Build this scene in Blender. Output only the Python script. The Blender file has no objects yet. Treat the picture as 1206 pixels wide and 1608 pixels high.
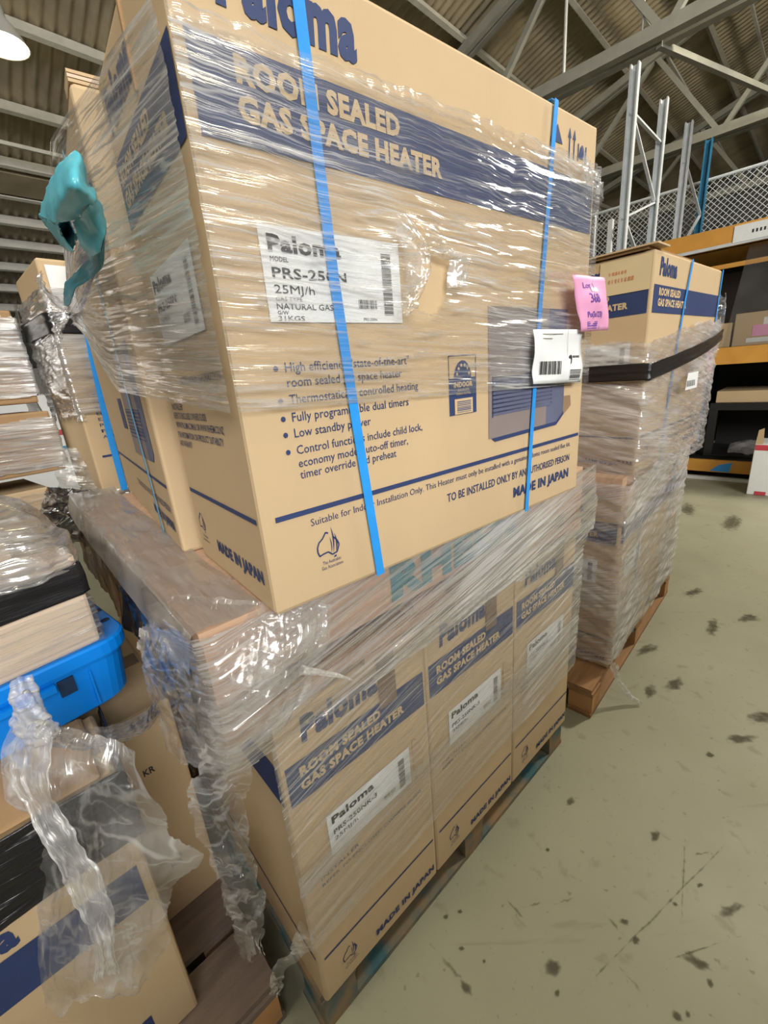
import bpy, bmesh, math, random
from mathutils import Vector, Matrix, noise
random.seed(7)
scene = bpy.context.scene
COL = scene.collection

# ------------------------------------------------------------------ camera
F, PITCH, ROLL, HC = 669.3668, .3099, -.0849, 1.481
FWD = Vector((0, math.cos(PITCH), -math.sin(PITCH)))
_r = Vector((1, 0, 0)); _u = _r.cross(FWD)
RT = math.cos(ROLL) * _r + math.sin(ROLL) * _u
UP = -math.sin(ROLL) * _r + math.cos(ROLL) * _u
cam_d = bpy.data.cameras.new('camera'); cam = bpy.data.objects.new('camera', cam_d); COL.objects.link(cam)
cam_d.sensor_fit = 'HORIZONTAL'; cam_d.sensor_width = 36; cam_d.lens = 36 * F / 1206
cam_d.clip_start = .02; cam_d.clip_end = 200
cam.matrix_world = Matrix(((RT.x, UP.x, -FWD.x, 0), (RT.y, UP.y, -FWD.y, 0), (RT.z, UP.z, -FWD.z, HC), (0, 0, 0, 1)))
scene.camera = cam

# ------------------------------------------------------------------ world, light, exposure
scene.view_settings.view_transform = 'Standard'; scene.view_settings.look = 'None'
scene.view_settings.exposure = 0.0; scene.view_settings.gamma = 1; scene.view_settings.use_curve_mapping = False
scene.cycles.use_denoising = True
scene.cycles.transparent_max_bounces = 16
scene.cycles.max_bounces = 6; scene.cycles.diffuse_bounces = 3; scene.cycles.glossy_bounces = 2; scene.cycles.transmission_bounces = 2
scene.cycles.use_adaptive_sampling = True; scene.cycles.adaptive_threshold = .05; scene.cycles.adaptive_min_samples = 12
world = bpy.data.worlds.new('world'); scene.world = world; world.use_nodes = True
bg = world.node_tree.nodes['Background']
bg.inputs['Color'].default_value = (1.0, .985, .95, 1); bg.inputs['Strength'].default_value = .06

def area_light(name, loc, target, sx, sy, power, color=(1, .95, .85)):
    d = bpy.data.lights.new(name, 'AREA'); d.shape = 'RECTANGLE'; d.size = sx; d.size_y = sy; d.energy = power; d.color = color
    o = bpy.data.objects.new(name, d); COL.objects.link(o)
    o.location = loc; o.rotation_euler = (Vector(target) - Vector(loc)).to_track_quat('-Z', 'Y').to_euler()
    return o

# building axes
BY = .77
BU = Vector((math.cos(BY), math.sin(BY), 0)); BV = Vector((-math.sin(BY), math.cos(BY), 0)); K = Vector((0, 0, 1))
def B(u, v, z): return BU * u + BV * v + K * z
# daylight panel added behind the camera as an unseen loading door, and the high bay lamps over the aisle
area_light('added_daylight', B(-2.4, -6.5, 4.9), B(.6, .6, 1.4), 6.0, 2.6, 980, (1, .98, .94))
area_light('aisle_lamp_light', B(1.7, -2.4, 5.5), B(1.7, -1.4, 0), 1.2, .6, 18, (1, .95, .86))
area_light('aisle_lamp_light', B(-2.2, .6, 5.5), B(-1.6, .8, 0), 1.2, .6, 65, (1, .95, .86))
area_light('aisle_lamp_light', B(7.2, -1.6, 6.6), B(7.2, -1.6, 0), 1.2, .5, 400, (1, .95, .86))

# ------------------------------------------------------------------ pixel -> point helpers (used to survey real positions)
def ray(x, y): return FWD + RT * ((x - 603) / F) - UP * ((y - 804) / F)
CO = Vector((0, 0, HC))
def on_z(x, y, z): d = ray(x, y); return CO + d * ((z - HC) / d.z)
def on_y(x, y, Y): d = ray(x, y); return CO + d * (Y / d.y)
def on_plane(x, y, P, n): d = ray(x, y); return CO + d * ((P - CO).dot(n) / d.dot(n))

# ------------------------------------------------------------------ materials
MATS = {}
def lin(c):
    return tuple(((x / 255) / 12.92 if x / 255 <= .04045 else ((x / 255 + .055) / 1.055) ** 2.4) for x in c)
def nt_new(name):
    m = bpy.data.materials.new(name); m.use_nodes = True; nt = m.node_tree; nt.nodes.clear(); MATS[name] = m
    return m, nt, nt.nodes, nt.links
def simple(name, col, rough=.6, var=.08, scale=8, bump=0.0, bscale=60, metal=0, spec=.4, stretch=(1, 1, 1)):
    m, nt, N, L = nt_new(name)
    out = N.new('ShaderNodeOutputMaterial'); p = N.new('ShaderNodeBsdfPrincipled'); L.new(p.outputs[0], out.inputs[0])
    tc = N.new('ShaderNodeTexCoord'); mp = N.new('ShaderNodeMapping'); mp.inputs['Scale'].default_value = stretch
    L.new(tc.outputs['Object'], mp.inputs[0])
    nz = N.new('ShaderNodeTexNoise'); nz.inputs['Scale'].default_value = scale; nz.inputs['Detail'].default_value = 5
    L.new(mp.outputs[0], nz.inputs['Vector'])
    mx = N.new('ShaderNodeMix'); mx.data_type = 'RGBA'
    mx.inputs['A'].default_value = (*[c * (1 - var * 1.6) for c in col], 1); mx.inputs['B'].default_value = (*[min(1, c * (1 + var * 1.6)) for c in col], 1)
    L.new(nz.outputs['Fac'], mx.inputs['Factor']); L.new(mx.outputs['Result'], p.inputs['Base Color'])
    p.inputs['Roughness'].default_value = rough; p.inputs['Metallic'].default_value = metal; p.inputs['Specular IOR Level'].default_value = spec
    if bump:
        n2 = N.new('ShaderNodeTexNoise'); n2.inputs['Scale'].default_value = bscale; n2.inputs['Detail'].default_value = 3
        L.new(mp.outputs[0], n2.inputs['Vector'])
        b = N.new('ShaderNodeBump'); b.inputs['Strength'].default_value = bump; b.inputs['Distance'].default_value = .002
        L.new(n2.outputs['Fac'], b.inputs['Height']); L.new(b.outputs[0], p.inputs['Normal'])
    return m

def film(name, haze=(.04, .45), tint=(1, 1, 1), su=1.2, sv=38, gloss=.16, rough=.12, bump=.35, thr=(.45, .75), white=(.86, .86, .85), fine=5.0, base=.03, ridge=False, rw=(.022, .035, .5)):
    """stretch film: mostly clear, with cloudy white creases running along U and a glossy skin"""
    m, nt, N, L = nt_new(name)
    out = N.new('ShaderNodeOutputMaterial')
    uv = N.new('ShaderNodeUVMap')
    def tex(a, b, det, rough_=.6):
        mp = N.new('ShaderNodeMapping'); mp.inputs['Scale'].default_value = (a, b, 1); L.new(uv.outputs[0], mp.inputs[0])
        nz = N.new('ShaderNodeTexNoise'); nz.inputs['Scale'].default_value = 1; nz.inputs['Detail'].default_value = det; nz.inputs['Roughness'].default_value = rough_
        nz.inputs['Distortion'].default_value = .35
        L.new(mp.outputs[0], nz.inputs['Vector']); return nz.outputs['Fac']
    def ramp(x, a, b, ya=0.0, yb=1.0):
        r = N.new('ShaderNodeMapRange'); r.inputs['From Min'].default_value = a; r.inputs['From Max'].default_value = b
        r.inputs['To Min'].default_value = ya; r.inputs['To Max'].default_value = yb; r.interpolation_type = 'SMOOTHSTEP'
        L.new(x, r.inputs['Value']); return r.outputs[0]
    def math_(op, a, b):
        n = N.new('ShaderNodeMath'); n.operation = op
        for i, q in enumerate((a, b)):
            if isinstance(q, (int, float)): n.inputs[i].default_value = q
            else: L.new(q, n.inputs[i])
        n.use_clamp = True
        return n.outputs[0]
    def math_raw(op, a, b):
        n = N.new('ShaderNodeMath'); n.operation = op; L.new(a, n.inputs[0]); n.inputs[1].default_value = b; return n.outputs[0]
    t1 = tex(su, sv, 3); t2 = tex(su * fine, sv * 4, 2); t3 = tex(su * 1.7, su * 2.2, 1)
    if ridge:   # thin white crease lines instead of broad bands
        def line(x, w): return ramp(math_('ABSOLUTE', math_raw('SUBTRACT', x, .5), 0), w, 0)
        streak = math_('MAXIMUM', line(t1, rw[0]), math_('MULTIPLY', line(t2, rw[1]), rw[2]))
    else: streak = math_('MULTIPLY', ramp(t1, *thr), ramp(t2, .32, .68))
    patch = ramp(t3, .3, .7, .35, 1.0)
    hz = math_('ADD', math_('MULTIPLY', math_('MULTIPLY', streak, patch), haze[1]), math_('ADD', math_('MULTIPLY', ramp(t3, .35, .7), haze[0]), base))
    tr = N.new('ShaderNodeBsdfTransparent'); tr.inputs[0].default_value = (*tint, 1)
    df = N.new('ShaderNodeBsdfDiffuse'); df.inputs[0].default_value = (*white, 1)
    tl = N.new('ShaderNodeBsdfTranslucent'); tl.inputs[0].default_value = (*white, 1)
    m0 = N.new('ShaderNodeMixShader'); m0.inputs[0].default_value = .3; L.new(df.outputs[0], m0.inputs[1]); L.new(tl.outputs[0], m0.inputs[2])
    gl = N.new('ShaderNodeBsdfGlossy'); gl.inputs['Roughness'].default_value = rough
    bp = N.new('ShaderNodeBump'); bp.inputs['Strength'].default_value = bump; bp.inputs['Distance'].default_value = .01
    h = math_('ADD', math_('MULTIPLY', t1, .7), math_('MULTIPLY', t2, .3)); L.new(h, bp.inputs['Height'])
    L.new(bp.outputs[0], gl.inputs['Normal'])
    m1 = N.new('ShaderNodeMixShader'); L.new(hz, m1.inputs[0]); L.new(tr.outputs[0], m1.inputs[1]); L.new(m0.outputs[0], m1.inputs[2])
    fr = N.new('ShaderNodeLayerWeight'); fr.inputs['Blend'].default_value = .35; L.new(bp.outputs[0], fr.inputs['Normal'])
    gf = math_('ADD', math_('MULTIPLY', fr.outputs['Facing'], gloss * 1.6), math_('ADD', math_('MULTIPLY', streak, gloss), gloss * .35))
    m2 = N.new('ShaderNodeMixShader'); L.new(gf, m2.inputs[0]); L.new(m1.outputs[0], m2.inputs[1]); L.new(gl.outputs[0], m2.inputs[2])
    L.new(m2.outputs[0], out.inputs[0])
    return m

CARD = (.54, .40, .24)
simple('cardboard', CARD, .75, .06, 5, .15, 90, spec=.25, stretch=(1, 1, .25))
simple('cardboard_pale', (.64, .51, .39), .75, .06, 5, .15, 90, spec=.25)
simple('cardboard_dark', (.36, .23, .12), .8, .1, 6, .15, 90, spec=.2)
simple('navy_print', (.028, .047, .135), .6, .12, 14)
simple('navy_soft', (.115, .125, .20), .65, .15, 10)
simple('heater_grey', (.24, .20, .19), .65, .12, 6)
simple('buff_print', (.58, .43, .25), .7, .05, 8)
simple('brown_print', (.28, .18, .10), .7, .1, 8)
simple('red_print', (.55, .22, .10), .7, .15, 20)
simple('paper_white', (.78, .80, .80), .55, .03, 10)
simple('paper_cream', (.66, .53, .31), .6, .05, 10)
simple('black_ink', (.03, .03, .035), .6, .1, 20)
simple('blue_ink', (.16, .08, .42), .6, .1, 20)
simple('pink_paper', (.80, .36, .58), .55, .04, 10)
simple('strap_blue', (.03, .30, .80), .35, .08, 30, spec=.5)
simple('strap_dull', (.08, .28, .48), .45, .1, 30)
simple('tape_brown', (.20, .13, .09), .35, .1, 10)
simple('black_film', (.012, .012, .014), .28, .3, 20, .5, 30, spec=.6, stretch=(1, 1, 14))
simple('tub_blue', (.0, .22, .78), .42, .07, 5, spec=.4)
simple('tub_dark', (.01, .03, .08), .6)
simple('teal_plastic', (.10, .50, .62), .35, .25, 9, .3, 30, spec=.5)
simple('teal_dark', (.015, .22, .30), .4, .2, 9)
simple('pallet_pink', (.52, .34, .23), .8, .18, 7, .4, 60, stretch=(1, 9, 9))
simple('pallet_brown', (.30, .165, .075), .8, .25, 7, .4, 60, stretch=(1, 9, 9))
simple('pallet_grey', (.20, .15, .12), .85, .25, 7, .4, 60, stretch=(1, 9, 9))
simple('pallet_end', (.50, .27, .11), .8, .2, 12, .3)
simple('teal_stencil', (.04, .20, .24), .8, .3, 30)
simple('orange_steel', (.62, .30, .055), .45, .12, 6, spec=.5)
simple('galvanised', (.66, .70, .73), .4, .12, 10, metal=.25)
simple('galv_white', (.72, .74, .75), .4, .08, 10, metal=.2)
simple('blue_steel', (.03, .17, .30), .45, .12, 6)
simple('black_steel', (.012, .012, .012), .6, .2, 6)
simple('truss_grey', (.36, .355, .31), .6, .15, 5)
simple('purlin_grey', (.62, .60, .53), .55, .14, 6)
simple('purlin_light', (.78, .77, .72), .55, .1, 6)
simple('roof_dark', (.40, .335, .235), .85, .3, 2.2)
simple('roof_lit', (.46, .41, .32), .8, .22, 3)  # paler copy of the roof tone, with light put into the colour
simple('blocker_dark', (.09, .085, .08), .8, .15, 2)
simple('wall_panel', (.25, .25, .24), .8, .15, 2)
simple('white_wrap', (.80, .82, .84), .4, .05, 4)
simple('red_stripe', (.55, .06, .08), .5, .1, 8)
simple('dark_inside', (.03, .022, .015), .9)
simple('lamp_shell', (.55, .55, .52), .4, .05, 5)

def emission(name, col, s):
    m, nt, N, L = nt_new(name); o = N.new('ShaderNodeOutputMaterial'); e = N.new('ShaderNodeEmission')
    e.inputs[0].default_value = (*col, 1); e.inputs[1].default_value = s; L.new(e.outputs[0], o.inputs[0]); return m
emission('lamp_glow', (1, .84, .42), 16)

def blue_pallet():
    m, nt, N, L = nt_new('pallet_painted')
    o = N.new('ShaderNodeOutputMaterial'); p = N.new('ShaderNodeBsdfPrincipled'); L.new(p.outputs[0], o.inputs[0])
    tc = N.new('ShaderNodeTexCoord'); nz = N.new('ShaderNodeTexNoise'); nz.inputs['Scale'].default_value = 9; nz.inputs['Detail'].default_value = 6
    L.new(tc.outputs['Object'], nz.inputs['Vector'])
    r = N.new('ShaderNodeValToRGB'); e = r.color_ramp.elements
    e[0].position = .38; e[0].color = (.30, .19, .09, 1); e[1].position = .62; e[1].color = (.05, .13, .15, 1)
    L.new(nz.outputs['Fac'], r.inputs[0]); L.new(r.outputs[0], p.inputs['Base Color']); p.inputs['Roughness'].default_value = .85
blue_pallet()

def floor_mat():
    m, nt, N, L = nt_new('concrete')
    o = N.new('ShaderNodeOutputMaterial'); p = N.new('ShaderNodeBsdfPrincipled'); L.new(p.outputs[0], o.inputs[0])
    tc = N.new('ShaderNodeTexCoord')
    def nz(sc, det=5, dist=0, mapping=None):
        n = N.new('ShaderNodeTexNoise'); n.inputs['Scale'].default_value = sc; n.inputs['Detail'].default_value = det; n.inputs['Distortion'].default_value = dist
        v = tc.outputs['Object']
        if mapping:
            mp = N.new('ShaderNodeMapping'); mp.inputs['Scale'].default_value = mapping; mp.inputs['Rotation'].default_value = (0, 0, -.9); L.new(v, mp.inputs[0]); v = mp.outputs[0]
        L.new(v, n.inputs['Vector']); return n.outputs['Fac']
    def rng(x, a, b, ya=0, yb=1):
        r = N.new('ShaderNodeMapRange'); r.inputs['From Min'].default_value = a; r.inputs['From Max'].default_value = b; r.inputs['To Min'].default_value = ya; r.inputs['To Max'].default_value = yb
        L.new(x, r.inputs['Value']); return r.outputs[0]
    def mix(f, a, b):
        mx = N.new('ShaderNodeMix'); mx.data_type = 'RGBA'
        L.new(f, mx.inputs['Factor'])
        for k, q in (('A', a), ('B', b)):
            if isinstance(q, tuple): mx.inputs[k].default_value = (*q, 1)
            else: L.new(q, mx.inputs[k])
        return mx.outputs['Result']
    c = mix(nz(2.3, 6), (.255, .25, .175), (.335, .33, .24))
    c = mix(rng(nz(1.1, 8, .6), .52, .72, 0, .38), c, (.23, .20, .135))
    c = mix(rng(nz(14, 4, .4), .62, .72, 0, .55), c, (.20, .175, .115))
    c = mix(rng(nz(5, 5, 1.2, (.25, 2.6, 1)), .66, .74, 0, .4), c, (.17, .145, .10))
    c = mix(rng(nz(46, 2), .68, .74, 0, .6), c, (.16, .14, .09))
    L.new(c, p.inputs['Base Color']); p.inputs['Specular IOR Level'].default_value = .35
    L.new(rng(nz(3), .3, .7, .42, .6), p.inputs['Roughness'])
    b = N.new('ShaderNodeBump'); b.inputs['Strength'].default_value = .12; b.inputs['Distance'].default_value = .003; L.new(nz(30), b.inputs['Height']); L.new(b.outputs[0], p.inputs['Normal'])
floor_mat()

def stain_mat():
    m, nt, N, L = nt_new('oil_stain')
    o = N.new('ShaderNodeOutputMaterial'); d = N.new('ShaderNodeBsdfDiffuse'); d.inputs[0].default_value = (.115, .10, .068, 1)
    t = N.new('ShaderNodeBsdfTransparent'); mx = N.new('ShaderNodeMixShader'); tc = N.new('ShaderNodeTexCoord')
    n = N.new('ShaderNodeTexNoise'); n.inputs['Scale'].default_value = 34; n.inputs['Detail'].default_value = 6; L.new(tc.outputs['Object'], n.inputs['Vector'])
    at = N.new('ShaderNodeAttribute'); at.attribute_name = 'fade'
    ad = N.new('ShaderNodeMath'); ad.operation = 'ADD'; L.new(n.outputs['Fac'], ad.inputs[0]); L.new(at.outputs['Fac'], ad.inputs[1])
    r = N.new('ShaderNodeMapRange'); r.inputs['From Min'].default_value = .70; r.inputs['From Max'].default_value = 1.15; r.inputs['To Max'].default_value = .68; L.new(ad.outputs[0], r.inputs['Value'])
    L.new(r.outputs[0], mx.inputs[0]); L.new(t.outputs[0], mx.inputs[1]); L.new(d.outputs[0], mx.inputs[2]); L.new(mx.outputs[0], o.inputs[0])
stain_mat()

film('film_front', haze=(.12, .80), su=1.5, sv=60, gloss=.20, rough=.12, bump=.5, base=.05, white=(.93, .93, .93), ridge=True, rw=(.030, .030, .55), fine=2.5)
film('film_side', haze=(.22, .70), su=1.3, sv=30, gloss=.24, rough=.10, bump=.7, base=.12, white=(.92, .91, .86), ridge=True, rw=(.03, .04, .6), fine=3)
film('film_lower', haze=(.10, .65), su=.9, sv=46, gloss=.18, rough=.14, bump=.5, base=.05, ridge=True, rw=(.026, .028, .5), fine=2.5)
film('film_gap', haze=(.26, .95), su=.9, sv=40, gloss=.24, rough=.14, bump=.6, base=.10, white=(.93, .93, .93), ridge=True, rw=(.06, .06, .8), fine=2.5)
film('film_hem', haze=(.12, .60), su=.9, sv=36, gloss=.18, rough=.16, bump=.5, base=.07, ridge=True, rw=(.035, .04, .6), fine=2.5)
film('film_crumple', haze=(.18, .40), su=5, sv=9, gloss=.15, rough=.16, bump=.5, base=.05, fine=2.2, ridge=True)
film('film_dusty', haze=(.30, .30), su=3, sv=14, gloss=.16, rough=.2, bump=.6, thr=(.45, .7), base=.42, white=(.43, .415, .40), fine=2)
film('film_stack', haze=(.30, .75), su=1.2, sv=26, gloss=.20, rough=.17, bump=.5, base=.20, white=(.82, .80, .81), ridge=True, rw=(.05, .05, .7), fine=2.5)
film('film_silver', haze=(.30, .90), su=1.2, sv=34, gloss=.36, rough=.16, bump=.6, base=.18, white=(.92, .92, .92), ridge=True, rw=(.06, .06, .8), fine=2.5)
film('film_sheet', haze=(.26, .45), su=4, sv=5, gloss=.17, rough=.15, bump=.5, base=.08, fine=2.2, ridge=True)
film('film_clump', haze=(.28, .5), su=7, sv=3, gloss=.13, rough=.28, bump=.5, base=.22, fine=2.2, ridge=True)
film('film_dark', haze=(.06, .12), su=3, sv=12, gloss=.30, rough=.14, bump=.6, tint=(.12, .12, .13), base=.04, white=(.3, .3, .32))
film('clear_sheet', haze=(.05, .04), su=1, sv=2, gloss=.10, rough=.05, bump=.03, tint=(.80, .80, .80), base=.05)
film('mesh_wire', haze=(0, 0), base=.9, white=(.6, .6, .6)); 

# ------------------------------------------------------------------ mesh helpers
def link(o, parent=None):
    COL.objects.link(o)
    if parent: o.parent = parent
    return o
def mesh_obj(name, verts, faces, mat, parent=None, smooth=False, uvs=None):
    me = bpy.data.meshes.new(name); me.from_pydata([tuple(v) for v in verts], [], faces)
    if uvs:
        ul = me.uv_layers.new(name='UVMap')
        for lp in me.loops: ul.data[lp.index].uv = uvs[lp.vertex_index]
    if smooth:
        for p in me.polygons: p.use_smooth = True
    me.materials.append(MATS[mat]); me.update()
    return link(bpy.data.objects.new(name, me), parent)
def share(name, src, parent, M=None):
    o = bpy.data.objects.new(name, src.data); link(o, parent)
    if M is not None: o.matrix_local = M
    return o
class MB:
    def __init__(s): s.v = []; s.f = []
    def quad(s, a, b, c, d):
        n = len(s.v); s.v += [Vector(a), Vector(b), Vector(c), Vector(d)]; s.f.append((n, n + 1, n + 2, n + 3)); return s
    def poly(s, pts):
        n = len(s.v); s.v += [Vector(p) for p in pts]; s.f.append(tuple(range(n, n + len(pts)))); return s
    def box(s, x0, x1, y0, y1, z0, z1):
        n = len(s.v)
        s.v += [Vector(p) for p in ((x0, y0, z0), (x1, y0, z0), (x1, y1, z0), (x0, y1, z0), (x0, y0, z1), (x1, y0, z1), (x1, y1, z1), (x0, y1, z1))]
        s.f += [tuple(n + i for i in q) for q in ((0, 3, 2, 1), (4, 5, 6, 7), (0, 1, 5, 4), (1, 2, 6, 5), (2, 3, 7, 6), (3, 0, 4, 7))]; return s
    def bar(s, A, B_, w, h, up=(0, 0, 1)):
        A = Vector(A); B_ = Vector(B_); d = (B_ - A).normalized(); x = d.cross(Vector(up))
        if x.length < 1e-4: x = d.cross(Vector((1, 0, 0)))
        x.normalize(); y = x.cross(d); n = len(s.v)
        for P in (A, B_):
            for i, j in ((-1, -1), (1, -1), (1, 1), (-1, 1)): s.v.append(P + x * (i * w / 2) + y * (j * h / 2))
        s.f += [tuple(n + i for i in q) for q in ((0, 1, 2, 3), (7, 6, 5, 4), (0, 4, 5, 1), (1, 5, 6, 2), (2, 6, 7, 3), (3, 7, 4, 0))]; return s
    def extrude(s, prof, A, B_, X, Y, close=False):
        A = Vector(A); B_ = Vector(B_); n = len(s.v); k = len(prof)
        for P in (A, B_):
            for x, y in prof: s.v.append(P + X * x + Y * y)
        for i in range(k if close else k - 1): j = (i + 1) % k; s.f.append((n + i, n + j, n + k + j, n + k + i))
        if close: s.f += [tuple(n + i for i in range(k))[::-1], tuple(n + k + i for i in range(k))]
        return s
    def tube(s, pts, r, seg=8, taper=None):
        pts = [Vector(p) for p in pts]; n0 = len(s.v)
        for i, p in enumerate(pts):
            d = (pts[min(i + 1, len(pts) - 1)] - pts[max(i - 1, 0)]).normalized(); x = d.cross(Vector((.13, .31, .94))).normalized(); y = d.cross(x)
            rr = r * (taper[i] if taper else 1)
            for k in range(seg): a = 2 * math.pi * k / seg; s.v.append(p + x * (rr * math.cos(a)) + y * (rr * math.sin(a)))
        for i in range(len(pts) - 1):
            for k in range(seg): a = n0 + i * seg + k; b = n0 + i * seg + (k + 1) % seg; s.f.append((a, b, b + seg, a + seg))
        s.f += [tuple(n0 + k for k in range(seg))[::-1], tuple(n0 + (len(pts) - 1) * seg + k for k in range(seg))]; return s
    def lathe(s, prof, c, seg=20):
        n0 = len(s.v); c = Vector(c)
        for r, z in prof:
            for k in range(seg): a = 2 * math.pi * k / seg; s.v.append(c + Vector((r * math.cos(a), r * math.sin(a), z)))
        for i in range(len(prof) - 1):
            for k in range(seg): a = n0 + i * seg + k; b = n0 + i * seg + (k + 1) % seg; s.f.append((a, b, b + seg, a + seg))
        return s
    def build(s, name, mat, parent=None, smooth=False): return mesh_obj(name, s.v, s.f, mat, parent, smooth)

def tag(o, label, cat, group=None):
    o['label'] = label; o['category'] = cat
    if group: o['group'] = group
    return o
def thing(name, label, cat, M, group=None):
    o = bpy.data.objects.new(name, None); COL.objects.link(o); o.empty_display_size = .1; o.matrix_world = M
    return tag(o, label, cat, group)
def struct(o): o['kind'] = 'structure'; return o
def frame(P, yaw, tilt=0): return Matrix.Translation(Vector(P)) @ Matrix.Rotation(yaw, 4, 'Z') @ Matrix.Rotation(tilt, 4, 'Y')

def soft_box(name, W, D, H, mat, parent, bev=.007, jit=.003, sag=0.0, seed=0):
    """carton body: sheet-board box with rounded edges and slightly uneven panels"""
    bm = bmesh.new(); bmesh.ops.create_cube(bm, size=1)
    for v in bm.verts: v.co = Vector(((v.co.x + .5) * W, (v.co.y + .5) * D, (v.co.z + .5) * H))
    bmesh.ops.bevel(bm, geom=bm.edges[:], offset=bev, segments=2, profile=.5, affect='EDGES')
    rnd = random.Random(seed)
    for v in bm.verts:
        if v.co.z > H * .5: v.co.x += rnd.uniform(-jit, jit) * .3; v.co.z += rnd.uniform(-jit, 0)
    me = bpy.data.meshes.new(name); bm.to_mesh(me); bm.free(); me.materials.append(MATS[mat])
    return link(bpy.data.objects.new(name, me), parent)

# ------------------------------------------------------------------ lettering
_tc = {}
def text_mesh(s, bold):
    if (s, bold) not in _tc:
        c = bpy.data.curves.new('t', 'FONT'); c.body = s; c.size = 1; c.resolution_u = 2; c.offset = bold; c.space_character = 1 + bold * 1.5
        o = bpy.data.objects.new('t', c); me = o.to_mesh()
        vs = [Vector((v.co.x, v.co.y, 0)) for v in me.vertices]; fs = [tuple(p.vertices) for p in me.polygons]
        o.to_mesh_clear(); bpy.data.objects.remove(o); bpy.data.curves.remove(c)
        _tc[(s, bold)] = (vs, fs)
    return _tc[(s, bold)]
EPS = .0012
def face_map(face, W, D, eps=EPS):
    return {'front': lambda s, t: Vector((s, -eps, t)), 'left': lambda s, t: Vector((-eps, D - s, t)),
            'right': lambda s, t: Vector((W + eps, s, t)), 'back': lambda s, t: Vector((W - s, D + eps, t)),
            'top': lambda s, t: Vector((s, t, D + eps))}[face]
def lettering(parent, s, fm, x0, z0, width, cap, mat='navy_print', bold=.0, name='lettering', slant=0, slope=0):
    vs, fs = text_mesh(s, bold)
    if not vs: return
    xs = [v.x for v in vs]; a = min(xs); kx = width / (max(xs) - a); ky = cap / .70
    pts = [fm(x0 + (v.x - a) * kx + slant * v.y * ky, z0 + v.y * ky + slope * (v.x - a) * kx) for v in vs]
    return mesh_obj(name, pts, fs, mat, parent)
def patch(parent, name, fm, pts, mat):
    return mesh_obj(name, [fm(*p) for p in pts], [tuple(range(len(pts)))], mat, parent)
def rect(parent, name, fm, x0, x1, z0, z1, mat): return patch(parent, name, fm, [(x0, z0), (x1, z0), (x1, z1), (x0, z1)], mat)
def bars(parent, name, fm, x0, x1, z0, z1, n, mat, horizontal=False, seed=1):
    rnd = random.Random(seed); m = MB(); t = 0.0; L_ = (z1 - z0) if horizontal else (x1 - x0); w = L_ / n
    for i in range(n):
        q = w * rnd.uniform(.25, .75); p = i * w
        if horizontal: m.quad(fm(x0, z0 + p), fm(x1, z0 + p), fm(x1, z0 + p + q), fm(x0, z0 + p + q))
        else: m.quad(fm(x0 + p, z0), fm(x0 + p + q, z0), fm(x0 + p + q, z1), fm(x0 + p, z1))
    return m.build(name, mat, parent)
def emblem(parent, fm, x, z, s, mat='navy_print'):
    """gas association emblem: outline of a continent with a flame at its right"""
    m = MB()
    out = [(-.5, .05), (-.42, .22), (-.25, .34), (-.12, .52), (-.02, .46), (.03, .36), (.1, .5), (.14, .3), (.3, .12), (.36, -.05), (.25, -.3), (.05, -.34), (-.1, -.2), (-.3, -.22), (-.45, -.26), (-.5, -.1)]
    n = len(out)
    for i in range(n):
        a, b = Vector(out[i]), Vector(out[(i + 1) % n]); d = (b - a).normalized(); q = Vector((-d.y, d.x)) * .028
        if .0 < (a.x + b.x) / 2 < .2 and (a.y + b.y) / 2 > .2: continue
        m.quad(*[fm(x + p.x * s, z + p.y * s) for p in (a - q, b - q, b + q, a + q)])
    for k, (dx, w) in enumerate(((.10, .09), (.21, .10), (.02, .06))):
        h = (.85, .62, .55)[k]
        m.poly([fm(x + (dx + w * math.sin(t * math.pi) * sg) * s, z + (-.3 + h * t * 1.15) * s) for sg, ts in ((1, (0, .2, .4, .6, .8, 1)), (.35, (.8, .6, .4, .2))) for t in ts])
    m.quad(*[fm(x + a * s, z + b * s) for a, b in ((.1, -.48), (.2, -.46), (.22, -.40), (.12, -.40))])
    return m.build('emblem', mat, parent)

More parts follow.
